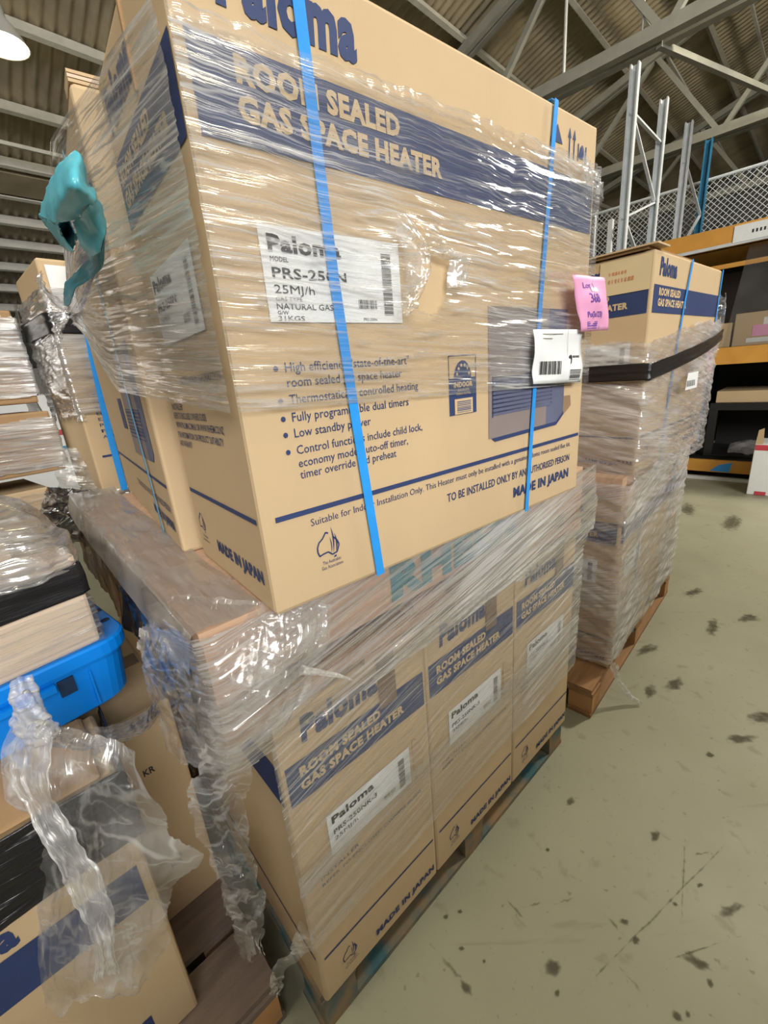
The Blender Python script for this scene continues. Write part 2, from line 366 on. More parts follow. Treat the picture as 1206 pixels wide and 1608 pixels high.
def strap(parent, fm, pts, w=.013, mat='strap_blue', name='strap'):
    m = MB()
    for (a, b), (c, d) in zip(pts[:-1], pts[1:]):
        t = Vector((c - a, d - b)).normalized(); q = Vector((t.y, -t.x)) * w / 2
        m.quad(fm(a - q.x, b - q.y), fm(a + q.x, b + q.y), fm(c + q.x, d + q.y), fm(c - q.x, d - q.y))
    o = m.build(name, mat, parent); md = o.modifiers.new('thickness', 'SOLIDIFY'); md.thickness = .0012; md.offset = 1
    return o
def model_label(c, fm, fm2, x0, x1, z0, z1, model, full=True, col=True):
    lab = rect(c, 'model_label', fm, x0, x1, z0, z1, 'paper_white'); lab['label'] = 'white printed model label'
    w = x1 - x0; h = z1 - z0; g = 'black_ink'
    lettering(lab, 'Paloma', fm2, x0 + .045 * w, z1 - .26 * h, .48 * w, .17 * h, g, .035)
    if full: lettering(lab, 'MODEL', fm2, x0 + .05 * w, z1 - .36 * h, .11 * w, .05 * h, g)
    lettering(lab, model, fm2, x0 + .05 * w, z1 - .53 * h, .5 * w, .11 * h, g, .015)
    lettering(lab, '25MJ/h', fm2, x0 + .05 * w, z1 - .69 * h, .26 * w, .09 * h, g, .0)
    if full:
        lettering(lab, 'GAS TYPE', fm2, x0 + .05 * w, z1 - .77 * h, .17 * w, .045 * h, g)
        lettering(lab, 'NATURAL GAS', fm2, x0 + .05 * w, z1 - .86 * h, .38 * w, .065 * h, g)
        lettering(lab, 'G/W', fm2, x0 + .05 * w, z1 - .915 * h, .07 * w, .04 * h, g)
        lettering(lab, '31KGS', fm2, x0 + .05 * w, z1 - .985 * h, .17 * w, .055 * h, g)
        lettering(lab, 'PRS-250N', fm2, x0 + .66 * w, z1 - .975 * h, .11 * w, .035 * h, g)
    bars(lab, 'barcode', fm2, x0 + .63 * w, x0 + .78 * w, z0 + .17 * h, z0 + .28 * h, 16, g)
    bars(lab, 'barcode', fm2, x0 + .84 * w, x0 + .92 * w, z0 + .1 * h, z0 + .86 * h, 44, g, True)
    return lab

def band_text(c, fm, fm2, x0, x1, H, tx, w1, w2, mat='buff_print'):
    rect(c, 'printed_band', fm, x0, x1, .597 / .8 * H, .69 / .8 * H, 'navy_print')
    lettering(c, 'ROOM SEALED', fm2, tx, .657 / .8 * H, w1, .0235, mat, .05)
    lettering(c, 'GAS SPACE HEATER', fm2, tx - .003, .6215 / .8 * H, w2, .0235, mat, .05)

def carton(label, M, W, D, H=.8, group=None, seed=0, mat='cardboard', name='heater_carton'):
    c = thing(name, label, 'box', M, group)
    soft_box('carton_body', W, D, H, mat, c, seed=seed)
    m = MB(); m.box(.01, W - .01, D / 2 - .03, D / 2 + .03, H - .0015, H + .001)
    m.build('sealing_tape', 'tape_brown', c)
    return c
def front_print(c, W, D, H=.8, full=False, model='PRS-250N', heater=True, bullets=True, label=True):
    f = face_map('front', W, D); f2 = face_map('front', W, D, EPS * 1.8); f3 = face_map('front', W, D, EPS * 2.6)
    lettering(c, 'Paloma', f, .052, .724, .185, .054, 'navy_print', .05, slant=.06)
    band_text(c, f, f2, .012, W - .012, H, .062, .243, .332)
    rect(c, 'printed_line', f, .022, W - .012, .144, .152, 'navy_print')
    lettering(c, 'MADE IN JAPAN', f, .591 / .88 * W, .045, .238, .021, 'navy_print', .05)
    lettering(c, 'TO BE INSTALLED ONLY BY AN AUTHORISED PERSON', f, .376, .087, .455, .0165, 'navy_print', .012)
    lettering(c, 'Suitable for Indoor Installation Only. This Heater must only be installed with a genuine Paloma room sealed flue kit.', f, .077, .1235, .756, .0115)
    emblem(c, f, .105, .083, .046)
    lettering(c, 'The Australian', f, .088, .0545, .034, .006); lettering(c, 'Gas Association', f, .085, .046, .040, .006)
    if bullets:
        for s, z, x1, bl in (('High efficiency "state-of-the-art"', .347, .297, 1), ('room sealed gas space heater', .3275, .279, 0), ('Thermostatically controlled heating', .305, .314, 1),
                             ('Fully programmable dual timers', .281, .29, 1), ('Low standby power', .259, .207, 1), ('Control functions include child lock,', .235, .319, 1), ('economy mode, auto-off timer,', .216, .283, 0), ('timer override and preheat', .199, .255, 0)):
            lettering(c, s, f, .071, z, x1 - .071, .0125, 'navy_print', .004)
            if bl: patch(c, 'bullet', f, [(.0575 + .0037 * math.cos(k * math.pi / 5), z + .005 + .0037 * math.sin(k * math.pi / 5)) for k in range(10)], 'navy_print')
    if heater:
        x0, x1, x2 = .505, .715, .79
        im = rect(c, 'heater_picture', f, x0, x1, .19, .44, 'heater_grey')
        patch(im, 'picture_side', f, [(x1, .19), (x2 - .02, .192), (x2, .21), (x2, .44), (x1, .44)], 'navy_soft')
        patch(im, 'picture_side', f2, [(x0 + .02, .182), (x2 - .03, .186), (x2, .207), (x2, .215), (x2 - .03, .194), (x0 + .008, .19)], 'navy_print')
        patch(im, 'picture_shadow', f, [(x2, .205), (x2 + .035, .225), (x2 + .03, .25), (x2, .25)], 'brown_print')
        m = MB()
        for i in range(9): z = .24 + i * .0085; m.quad(f2(x0 + .01, z), f2(x1 + .02, z), f2(x1 + .02, z + .003), f2(x0 + .01, z + .003))
        m.quad(f2(x0 + .01, .232), f2(x0 + .013, .232), f2(x0 + .013, .312), f2(x0 + .01, .312))
        m.build('picture_grille', 'navy_print', im)
        rect(im, 'picture_panel', f2, x0 + .012, x1 + .015, .235, .31, 'navy_soft')
        # energy rating panel
        a, b, z0, z1 = .391, .467, .25, .356
        e = MB()
        for q in ((a, z1 - .0015, b, z1), (a, .31, a + .0015, z1), (b - .0015, .31, b, z1)): e.quad(f(q[0], q[1]), f(q[2], q[1]), f(q[2], q[3]), f(q[0], q[3]))
        pan = e.build('rating_panel', 'navy_print', c)
        patch(pan, 'rating_arch', f, [(a + .016, .316)] + [((a + b) / 2 + .0235 * math.cos(t * math.pi / 10), .316 + .031 * math.sin(t * math.pi / 10)) for t in range(0, 11)][::-1], 'navy_print')
        for t in range(6):
            an = math.pi * (.08 + .84 * t / 5); cx, cz = (a + b) / 2 + .017 * math.cos(an), .318 + .021 * math.sin(an)
            patch(pan, 'rating_star', f2, [(cx + (.0042 if k % 2 == 0 else .0018) * math.sin(k * math.pi / 5), cz + (.0042 if k % 2 == 0 else .0018) * math.cos(k * math.pi / 5)) for k in range(10)], 'buff_print')
        rect(pan, 'rating_base', f, a, b, z0, .316, 'navy_print')
        lettering(pan, 'INDOOR', f2, a + .012, .300, .052, .009, 'buff_print', .04)
        lettering(pan, 'GAS HEATER', f2, a + .022, .2925, .032, .0045, 'buff_print'); lettering(pan, 'ENERGY RATING', f2, a + .018, .286, .040, .0045, 'buff_print')
        rect(pan, 'rating_box', f2, a + .013, b - .012, z0 + .001, .279, 'buff_print')
        bars(pan, 'small_print', f3, a + .019, b - .018, z0 + .004, .276, 7, 'navy_soft', True); 
def narrow_print(c, W, D, H=.8, face='front', full=True, width=.382, model='PRS-250NK-3', label=True):
    f = face_map(face, W, D); f2 = face_map(face, W, D, EPS * 1.8); f3 = face_map(face, W, D, EPS * 2.6)
    w = width
    lettering(c, 'Paloma', f, .05, .724, .185, .052, 'navy_print', .05, slant=.06)
    rect(c, 'printed_band', f, .008, w - .012, .597, .69, 'navy_print')
    lettering(c, 'ROOM SEALED', f2, .035, .654, .2, .0205, 'buff_print', .05); lettering(c, 'GAS SPACE HEATER', f2, .033, .622, .27, .0205, 'buff_print', .05)
    if label: model_label(c, f2, f3, .072, .308, .405, .515, model, full=False)
    rect(c, 'printed_line', f, .014, w - .012, .141, .147, 'navy_print')
    lettering(c, 'MADE IN JAPAN', f, .155, .034, .212, .018, 'navy_print', .05)
    emblem(c, f, .08, .08, .045); lettering(c, 'The Australian', f, .062, .052, .034, .006); lettering(c, 'Gas Association', f, .059, .043, .040, .006)
    for i, (s, q) in enumerate((('INSTALLER', .10), ('REFER TO ENCLOSED OWNERS GUIDE', .30))): lettering(c, s, f, .04, .365 - i * .02, q, .009)

# ------------------------------------------------------------------ film sheets
def fbm(p, o=4): return noise.fractal(p, .9, 2.1, o)
def sheet(name, label, func, ns, nt, Ls, Lt, mat, mask=None, parent=None, rot=0.0, cat='film', thick=0):
    vs = []; uv = []
    cr, sr = math.cos(rot), math.sin(rot)
    for j in range(nt + 1):
        for i in range(ns + 1):
            s, t = i / ns, j / nt
            vs.append(func(s, t)); a, b = s * Ls, t * Lt; uv.append((a * cr + b * sr, -a * sr + b * cr))
    fs = []
    for j in range(nt):
        for i in range(ns):
            if mask and not mask((i + .5) / ns, (j + .5) / nt): continue
            n = j * (ns + 1) + i; fs.append((n, n + 1, n + ns + 2, n + ns + 1))
    used = sorted({i for f in fs for i in f}); mp = {k: i for i, k in enumerate(used)}
    o = mesh_obj(name, [vs[k] for k in used], [tuple(mp[i] for i in f) for f in fs], mat, parent, True, [uv[k] for k in used])
    if label: tag(o, label, cat)
    return o
def interp_grid(rows):
    """smooth surface through a grid of world points: rows[j][i]"""
    nj, ni = len(rows), len(rows[0])
    def cr(p0, p1, p2, p3, t): return .5 * ((2 * p1) + (p2 - p0) * t + (2 * p0 - 5 * p1 + 4 * p2 - p3) * t * t + (3 * p1 - p0 - 3 * p2 + p3) * t ** 3)
    def row(r, s):
        x = s * (ni - 1); i = min(int(x), ni - 2); t = x - i
        g = lambda k: r[max(0, min(ni - 1, k))]
        return cr(g(i - 1), g(i), g(i + 1), g(i + 2), t)
    def f(s, t):
        y = t * (nj - 1); j = min(int(y), nj - 2); q = y - j
        g = lambda k: row(rows[max(0, min(nj - 1, k))], s)
        return cr(g(j - 1), g(j), g(j + 1), g(j + 2), q)
    return f
def crumple(f, amp=.012, sc=14, off=0, pleat=0, ps=60, pd=(1, 0)):
    def g(s, t):
        p = f(s, t); q = Vector((p.x * sc + off, p.y * sc, p.z * sc))
        d = noise.noise_vector(q) * amp + noise.noise_vector(q * 2.7) * amp * .5
        if pleat: d += Vector((.6, -.7, .1)) * (pleat * fbm(Vector((s * ps * pd[0] + off, t * ps * pd[1], .3)), 3))
        return p + d
    return g
def twist(name, label, pts, r, mat='film_clump', amp=.22):
    def f(s, t):
        x = s * (len(pts) - 1); i = min(int(x), len(pts) - 2); q = x - i; p = Vector(pts[i][:3]).lerp(Vector(pts[i + 1][:3]), q); rr = r * (pts[i][3] * (1 - q) + pts[i + 1][3] * q)
        d = (Vector(pts[i + 1][:3]) - Vector(pts[i][:3])).normalized(); X = d.cross(Vector((.3, .2, .93))).normalized(); Y = d.cross(X); a = t * 2 * math.pi + s * 3
        rr *= 1 + amp * math.sin(a * 5 + s * 6) + amp * fbm(Vector((s * 9, math.cos(a), math.sin(a))), 3)
        return p + X * rr * math.cos(a) + Y * rr * math.sin(a)
    return sheet(name, label, f, 50, 40, .2, .05, mat)
def ragged(amt=.05, sc=7, seed=0, sides='b', depth=.0):
    def m(s, t):
        n1 = .5 + .5 * fbm(Vector((s * sc, t * sc * .4, seed)), 4); n2 = .5 + .5 * fbm(Vector((s * sc * .4, t * sc, seed + 9)), 4)
        if 'b' in sides and t < amt * n1 + depth: return False
        if 't' in sides and 1 - t < amt * n1 + depth: return False
        if 'l' in sides and s < amt * n2 + depth: return False
        if 'r' in sides and 1 - s < amt * n2 + depth: return False
        return True
    return m

# ================================================================== THE SETTING
def build_setting():
    P = [B(-14, -16, 0), B(24, -16, 0), B(24, 18, 0), B(-14, 18, 0)]
    fl = struct(mesh_obj('floor', P, [(0, 1, 2, 3)], 'concrete'))
    rnd = random.Random(3)
    def blob(px, py, r, asp=1.6, ang=0, name='stain'):
        c = on_z(px, py, 0); pts = [(c.x, c.y, .0014)]; fade = [.75]; n = 22
        for ring, fv in ((.5, .55), (1.0, .18), (1.5, 0)):
            for k in range(n):
                a = 2 * math.pi * k / n; q = r * ring * (1 + .45 * noise.noise(Vector((math.cos(a) * 1.6, math.sin(a) * 1.6, px * .13))) + .12 * rnd.uniform(-1, 1))
                x, y = q * math.cos(a) * asp, q * math.sin(a)
                pts.append((c.x + x * math.cos(ang) - y * math.sin(ang), c.y + x * math.sin(ang) + y * math.cos(ang), .0014)); fade.append(fv)
        fs = [(0, 1 + k, 1 + (k + 1) % n) for k in range(n)] + [(1 + j * n + k, 1 + (j + 1) * n + k, 1 + (j + 1) * n + (k + 1) % n, 1 + j * n + (k + 1) % n) for j in range(2) for k in range(n)]
        o = mesh_obj(name, pts, fs, 'oil_stain', fl); at = o.data.attributes.new('fade', 'FLOAT', 'POINT')
        for i, q in enumerate(fade): at.data[i].value = q
    for px, py, r, asp, ang in ((868, 1520, .028, 1.3, .4), (1095, 1512, .024, 1.7, -.5), (980, 1447, .012, 1.3, 0), (998, 1476, .013, 1.2, .6), (1150, 1430, .022, 2.0, .3), (897, 1258, .02, 1.4, .2), (1116, 1544, .011, 1.4, 1), (1063, 1596, .014, 1.2, 1.2), (1080, 1592, .010, 1.1, 0),
                                (732, 1552, .014, 2.0, -.8), (1030, 1312, .018, 1.8, .6), (1115, 1186, .02, 1.3, 0), (1165, 1160, .035, 2.4, .1), (1195, 1125, .045, 1.8, .2), (925, 1110, .03, 1.5, .5), (1015, 1020, .05, 2.2, .4), (1060, 1075, .04, 2.6, .6), (1120, 985, .045, 3.0, .8), (1175, 970, .05, 2.0, .3), (1090, 930, .05, 2.4, .5), (1020, 1085, .04, 2.0, .8), (860, 1335, .008, 1.2, 0), (1100, 1390, .009, 1.5, .3), (1060, 1420, .01, 1.2, .4),
                                (700, 1440, .009, 1.2, 0), (722, 1432, .008, 1.1, 0), (725, 1490, .008, 1.4, 0), (760, 1510, .007, 1, 0), (875, 1560, .009, 1.3, .5), (1150, 820, .12, 2.8, .8), (1080, 800, .10, 3.0, .9)):
        blob(px, py, r * .66, asp * 1.15, ang)
    def scuff(a, b, w):
        A, B_ = on_z(*a, 0), on_z(*b, 0); d = (B_ - A).normalized(); q = Vector((-d.y, d.x, 0)) * w / 2; n = 12; v = []; fade = []
        for i in range(n + 1):
            p = A.lerp(B_, i / n) + q * (.9 * noise.noise(Vector((i * .7, a[0], 0)))); ww = .35 + .65 * math.sin(math.pi * (i + .6) / (n + 1.2))
            for e, fv in ((-1, 0), (0, .42), (1, 0)): v.append(p + q * ww * e * 1.4 + K * .001); fade.append(fv * ww)
        o = mesh_obj('scuff_mark', v, [(3 * i + e, 3 * i + e + 1, 3 * i + e + 4, 3 * i + e + 3) for i in range(n) for e in (0, 1)], 'oil_stain', fl); at = o.data.attributes.new('fade', 'FLOAT', 'POINT')
        for i, q in enumerate(fade): at.data[i].value = q
    for a, b, w in (((895, 1575), (1155, 1310), .008), ((1070, 1450), (1076, 1305), .009), ((675, 1482), (740, 1555), .016), ((945, 1430), (985, 1475), .014), ((960, 1505), (1010, 1560), .014), ((790, 1408), (830, 1450), .012), ((1040, 1510), (1165, 1470), .006), ((870, 1420), (910, 1408), .01), ((820, 1425), (850, 1418), .008), ((1080, 1345), (1120, 1337), .012)):
        scuff(a, b, w)
    # roof: one long slope of corrugated sheets with purlins beneath
    Z0, S = 8.26, .3
    def roof(u, v): return B(u, v, Z0 - S * v)
    nrm = (BV * S + K).normalized()
    def sheets(name, v0, v1, mat, u0=-9, u1=22, pitch=.146):
        n = int((u1 - u0) / pitch * 6); vs = []
        for v in (v0, v1):
            for i in range(n + 1):
                u = u0 + (u1 - u0) * i / n; vs.append(roof(u, v) + nrm * (.03 * math.sin(2 * math.pi * u / pitch)))
        return mesh_obj(name, vs, [(i, i + 1, n + 2 + i, n + 1 + i) for i in range(n)], mat, None, True)
    ce = struct(sheets('ceiling', -6.5, 10.35, 'roof_dark'))
    fs = sheets('roof_sheeting', 10.3, 17.0, 'roof_lit'); fs.parent = ce  # same roof carried on, painted paler for the light falling there
    sl = (BV - K * S).normalized()
    prof = [(.07, 0), (0, 0), (0, -.2), (-.07, -.2), (-.07, -.18), (-.012, -.18), (-.012, -.012), (.07, -.012)]
    m = MB(); m.extrude(prof, (0, 0, 0), BU * 31, sl, nrm, True)
    pm = {}
    for q in ('purlin_grey', 'purlin_light'): pm[q] = mesh_obj('purlin', m.v, m.f, q, ce)
    first = {'purlin_grey': 1, 'purlin_light': 1}
    for v in (-4.6, -3.4, -2.2, -1.0, .25, 1.45, 2.67, 3.9, 5.12, 6.4, 7.65, 8.82, 9.85, 10.55, 11.25, 11.95, 12.75, 13.6, 14.5, 15.5, 16.4):
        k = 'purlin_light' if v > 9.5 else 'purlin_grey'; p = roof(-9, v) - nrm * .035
        if first[k]: pm[k].location = p; first[k] = 0
        else: o = share('purlin', pm[k], ce); o.location = p
    MB().bar(roof(-9, 9.33) - nrm * .25, roof(6, 9.33) - nrm * .25, .05, .05).build('brace_rod', 'purlin_light', ce)
    MB().bar(roof(-9, 10.2) - nrm * .12, roof(12, 10.2) - nrm * .12, .5, .2, nrm).build('eave_beam', 'roof_dark', ce)
    for v in (2.1, 3.3): MB().bar(roof(3, v) - nrm * .22, roof(22, v) - nrm * .22, .045, .045).build('brace_rod', 'purlin_light', ce)
    # walls far behind, then the added blocker behind the camera
    struct(MB().box(-14, 24, 17, 17.2, 0, 4).build('wall_back', 'wall_panel')).rotation_euler = (0, 0, BY)
    struct(MB().box(22, 22.2, -16, 17.2, 0, 12).build('wall_right', 'wall_panel')).rotation_euler = (0, 0, BY)
    struct(MB().box(-7, 2.8, -1.6, -1.5, 0, 1.9).build('light_blocker', 'blocker_dark')).rotation_euler = (0, 0, BY)  # unseen wall added to keep light off the lower cartons
    # trusses across the building
    for n, (u, lab) in enumerate(((7.65, 'near grey steel roof truss with doubled bottom chord above the tall carton'), (11.6, 'middle grey steel roof truss seen between the racking uprights'), (15.85, 'farthest grey steel roof truss under the corrugated roof'))):
        t = thing('roof_truss', lab, 'truss', Matrix.Translation(B(u, 0, 5.27)), 'roof trusses')
        O = B(u, 0, 5.27)
        for s in (-1, 1):
            MB().bar(B(u + s * .1, -5, 5.27) - O, B(u + s * .1, 9.3, 5.27) - O, .13, .15).build('bottom_chord', 'truss_grey', t)
            MB().bar(roof(u + s * .07, -5) - nrm * .33 - O, roof(u + s * .07, 9.3) - nrm * .33 - O, .09, .13).build('top_chord', 'truss_grey', t)
        vs = [-4.6, -3.0, -1.3, .4, 2.1, 3.4, 4.75, 6.1, 7.4, 8.6]
        for i in range(len(vs) - 1):
            a = B(u, vs[i], 5.27) if i % 2 == 0 else roof(u, vs[i]) - nrm * .33
            b = roof(u, vs[i + 1]) - nrm * .33 if i % 2 == 0 else B(u, vs[i + 1], 5.27)
            MB().bar(a - O, b - O, .08, .08).build('web_brace', 'truss_grey', t)
    m = MB(); a = on_z(1035, 70, 5.2); b = on_z(1206, 143, 5.2); b = b + (b - a) * .6
    tag(m.bar(a, b, .07, .07).build('wind_brace', 'truss_grey'), 'dark steel wind brace running from the near truss towards the right edge', 'brace')
    a = on_plane(885, 123, B(7.65, 0, 0), BU); m = MB().tube([a, a + K * 2.1], .022)
    tag(m.build('conduit', 'galv_white'), 'thin white vertical conduit hanging between roof and near truss', 'pipe')
    a = on_plane(1008, 55, B(7.65, 0, 0), BU); m = MB().tube([a, a + K * 2.6], .010)
    tag(m.build('hanging_wire', 'galv_white'), 'thin pale wire hanging from roof onto the near truss', 'wire')
build_setting()

def lamp(P, label, r, stem=1.0, power=0, tilt=0):
    t = thing('high_bay_lamp', label, 'lamp', Matrix.Translation(P))
    MB().lathe([(.015, stem), (.015, .32), (r * .35, .32), (r * .4, .18), (r * .7, .10), (r, -.04), (r * 1.03, -.05), (r * .98, -.045), (r * .68, .09)], (0, 0, 0), 24).build('reflector', 'lamp_shell', t, True)
    MB().lathe([(0, -.085), (r * .5, -.075), (r * .96, -.042), (r * .9, -.03), (0, -.03)], (0, 0, 0), 24).build('diffuser', 'lamp_glow', t, True)
    if power:
        d = bpy.data.lights.new('lamp_light', 'POINT'); d.energy = power; d.color = (1, .9, .62); d.shadow_soft_size = .15
        o = bpy.data.objects.new('lamp_light', d); COL.objects.link(o); o.parent = t; o.location = (0, 0, -.3)
    return t
lamp(on_y(2, 62, 5.9), 'glaring yellow high bay lamp at the upper left corner', .23, .7, power=10)
lamp(on_y(12, 447, 12.5), 'small distant bell lamp above the far wrapped stacks', .24, .5, power=60)
for k, (u, v, z) in enumerate(((1.7, -2.4, 5.66), (-2.2, .6, 5.66), (7.2, -1.6, 6.75))):
    lamp(B(u, v, z), ('high bay lamp over the aisle in front of the main stack', 'high bay lamp over the stacks at the left', 'high bay lamp over the aisle in front of the racking')[k], .28, (8.98, 8.08, 8.74)[k] - z - .05, power=(40, 0, 480)[k])

# ================================================================== PALLETS
def pallet(label, M, Lx, Ly, Ht, mat, group=None, deck=7, endmat=None, along='x'):
    """block pallet: deck boards along x, cross boards along y, nine blocks, bottom boards"""
    t = thing('wooden_pallet', label, 'pallet', M, group)
    tb, tc, bb = .018, .018, .018
    rnd = random.Random(int(abs(M.translation.x) * 1000))
    w = Ly / deck
    for i in range(deck):
        y0 = i * w + w * .06; y1 = (i + 1) * w - w * .10; e = rnd.uniform(-.006, .006)
        MB().box(e, Lx + rnd.uniform(-.006, .006), y0, y1, Ht - tb, Ht).build('deck_board', mat, t)
    bw = .1
    for x in (0.004, Lx / 2 - bw / 2, Lx - bw - .004):
        MB().box(x, x + bw, .003, Ly - .003, Ht - tb - tc, Ht - tb - .0005).build('cross_board', mat, t)
        for y in (.004, Ly / 2 - bw / 2, Ly - bw - .004):
            MB().box(x + .004, x + bw - .004, y, y + bw, bb, Ht - tb - tc - .0005).build('block', endmat or mat, t)
    for y in (.004, Ly / 2 - bw / 2, Ly - bw - .004):
        MB().box(0, Lx, y, y + bw, .0008, bb - .0005).build('bottom_board', mat, t)
    return t

# ================================================================== MAIN STACK
LP = Vector((-.2249, .5861, 0)); LY = .7105; UPo = Vector((-.1733, .566, 1.1484)); UY = .6566
LU = Vector((math.cos(LY), math.sin(LY), 0)); LV = Vector((-math.sin(LY), math.cos(LY), 0))
UU = Vector((math.cos(UY), math.sin(UY), 0)); UV = Vector((-math.sin(UY), math.cos(UY), 0))
def Lw(a, b, z): return LP + LU * a + LV * b + K * z
def Uw(a, b, h): return UPo + UU * a + UV * b + K * h
DX, LZ = .3823, .1312
pallet('weathered pallet with blue green paint under the three front cartons', frame(Lw(-.01, .012, 0), LY), 1.165, 1.12, LZ - .0005, 'pallet_painted', deck=8)
lower_labels = ('carton under the film with upright barcode, leftmost of the lower row of three', 'carton in the middle of the lower row, its label half covered by film', 'carton at the right end of the lower row beside the neighbouring pallet')
for i in range(3):
    c = carton(lower_labels[i], frame(Lw(i * DX + .001, 0, LZ), LY), DX - .003, .88, .799, 'lower row of cartons', seed=i)
    narrow_print(c, DX - .003, .88)
    narrow_print(c, DX - .003, .88, face='left', width=.88, label=False) if i == 0 else None
    f = face_map('front', DX, .88, EPS * 3)
    rect(c, 'parcel_tape', f, .235, .285, .672, .799, 'tape_brown')['label'] = 'brown tape over the top edge'
    if i < 2:   # torn corner of the model label lifting off with the film
        fl = MB(); fl.poly([(.318, -.004, .40), (.338, -.014, .43), (.345, -.02, .48), (.330, -.012, .525), (.318, -.004, .53)]); fl.build('torn_flap', 'cardboard', c)

# the pallet between the two levels, with a board stencilled in teal capitals
UPZ = .931
MP = frame(Lw(-.075, -.004, UPZ), LY)
pm = thing('wooden_pallet', 'pinkish timber pallet with teal stencilled capitals carrying the big upper carton', 'pallet', MP)
PL, PW, PH = 1.235, 1.18, 1.1475 - UPZ
for i in range(8):
    w = PW / 8; MB().box(0, PL, i * w + .004, (i + 1) * w - .008, PH - .02, PH).build('deck_board', 'pallet_pink', pm)
for y in (0, PW / 2 - .03, PW - .06):
    MB().box(.002, PL - .002, y + .002, y + .05, PH - .125, PH - .0205).build('stringer', 'pallet_pink', pm)
    MB().box(.0, PL, y, y + .055, .022, PH - .126 - .05).build('runner', 'pallet_pink', pm) if PH - .176 > .03 else None
    for x in (.0, PL / 2 - .06, PL - .12): MB().box(x + .003, x + .12, y + .004, y + .05, .021, PH - .1255).build('block', 'pallet_brown', pm)
for i in range(5):
    x = i * (PL - .1) / 4; MB().box(x, x + .1, .0, PW, .001, .0205).build('bottom_board', 'pallet_pink', pm)
fm = lambda s, t: Vector((s, -.0005, t))
lettering(pm, 'RHEEM', fm, .37, PH - .105, .46, .072, 'teal_stencil', .06, 'stencil')
for i in range(3):  # timber offcuts and packing seen through the film below the deck
    MB().box(.05 + i * .4, .42 + i * .4, .012 + .01 * i, .045, .0215, .05 + .01 * i).build('packing_strip', 'pallet_brown' if i != 1 else 'pallet_pink', pm)

# ---- the big upper carton
W, D, H = .8817, .355, .8
cA = carton('large upper carton with two blue straps, printed bullet list and heater picture', frame(UPo, UY), W, D, H, 'upper cartons', seed=11)
front_print(cA, W, D)
f, f2, f3, f4 = (face_map('front', W, D, EPS * k) for k in (1, 1.8, 2.6, 4))
model_label(cA, f2, f3, .06, .287, .409, .52, 'PRS-250N')
strap(cA, f4, [(.152, .8), (.157, .62), (.162, .47), (.176, .26), (.196, 0)], .0165)['label'] = 'bright blue polypropylene strap'
strap(cA, f4, [(.708, .8), (.69, .62), (.673, .445), (.655, .22), (.639, 0)], .0125)
for a0 in (.152, .708): MB().box(a0 - .008, a0 + .008, 0, D, H + .0012, H + .0024).build('strap', 'strap_blue', cA)
patch(cA, 'handling_mark', f, [(.700, .738), (.742, .738), (.722, .768)], 'navy_print')
for x in (.768, .786): patch(cA, 'handling_mark', f, [(x - .002, .715), (x + .002, .715), (x + .002, .755), (x + .006, .755), (x, .772), (x - .006, .755), (x - .002, .755)], 'navy_print')
for x in (.803, .834): rect(cA, 'handling_mark', f, x - .002, x + .002, .722, .752, 'navy_print')
patch(cA, 'handling_mark', f, [(.818 + .011 * math.cos(k * math.pi / 8), .728 + .024 * math.sin(k * math.pi / 8)) for k in range(9)], 'navy_print')
g, g2 = face_map('left', W, D), face_map('left', W, D, EPS * 1.8)
rect(cA, 'printed_band', g, .012, D - .008, .597, .69, 'navy_print')
lettering(cA, 'ROOM SEALED', g2, .03, .654, .2, .0205, 'buff_print', .05); lettering(cA, 'GAS SPACE HEATER', g2, .03, .622, .27, .0205, 'buff_print', .05)
lettering(cA, 'Paloma', g, .03, .722, .17, .05, 'navy_print', .05)
rect(cA, 'printed_line', g, .012, D - .012, .144, .152, 'navy_print')
lettering(cA, 'MADE IN JAPAN', g, .125, .046, .205, .021, 'navy_print', .05)
emblem(cA, g, .05, .083, .04); lettering(cA, 'The Australian', g, .035, .054, .034, .006); lettering(cA, 'Gas Association', g, .032, .045, .04, .006)
for s, z, x0, w in (('INSTALLATION INFORMATION', .345, .11, .2), ('INSTALLER', .303, .02, .07), ('REFER TO ENCLOSED OWNERS GUIDE', .287, .02, .19), ('WWW.PALOMA.COM.AU OR WWW.RHEEM.CO.NZ', .270, .02, .26), ('FOR INFORMATION ON PRODUCT SUITABILITY', .252, .02, .25), ('AND WARRANTY', .236, .02, .08)):
    lettering(cA, s, g, x0, z, w, .011, 'navy_print', .01)
model_label(cA, face_map('left', W, D, EPS * 1.8), face_map('left', W, D, EPS * 2.6), .07, .29, .409, .515, 'PRS-250N', full=False)
MB().box(-.0035, .0, .15, .156, .70, .8).build('flap_edge', 'cardboard_dark', cA)

# ---- the carton behind it, turned a quarter
BA = Uw(-.03, .395, 0); BYaw = UY - .035
cB = carton('carton behind the large upper one, turned so its heater picture faces left', frame(BA, BYaw), .36, .86, .815, 'upper cartons', seed=12)
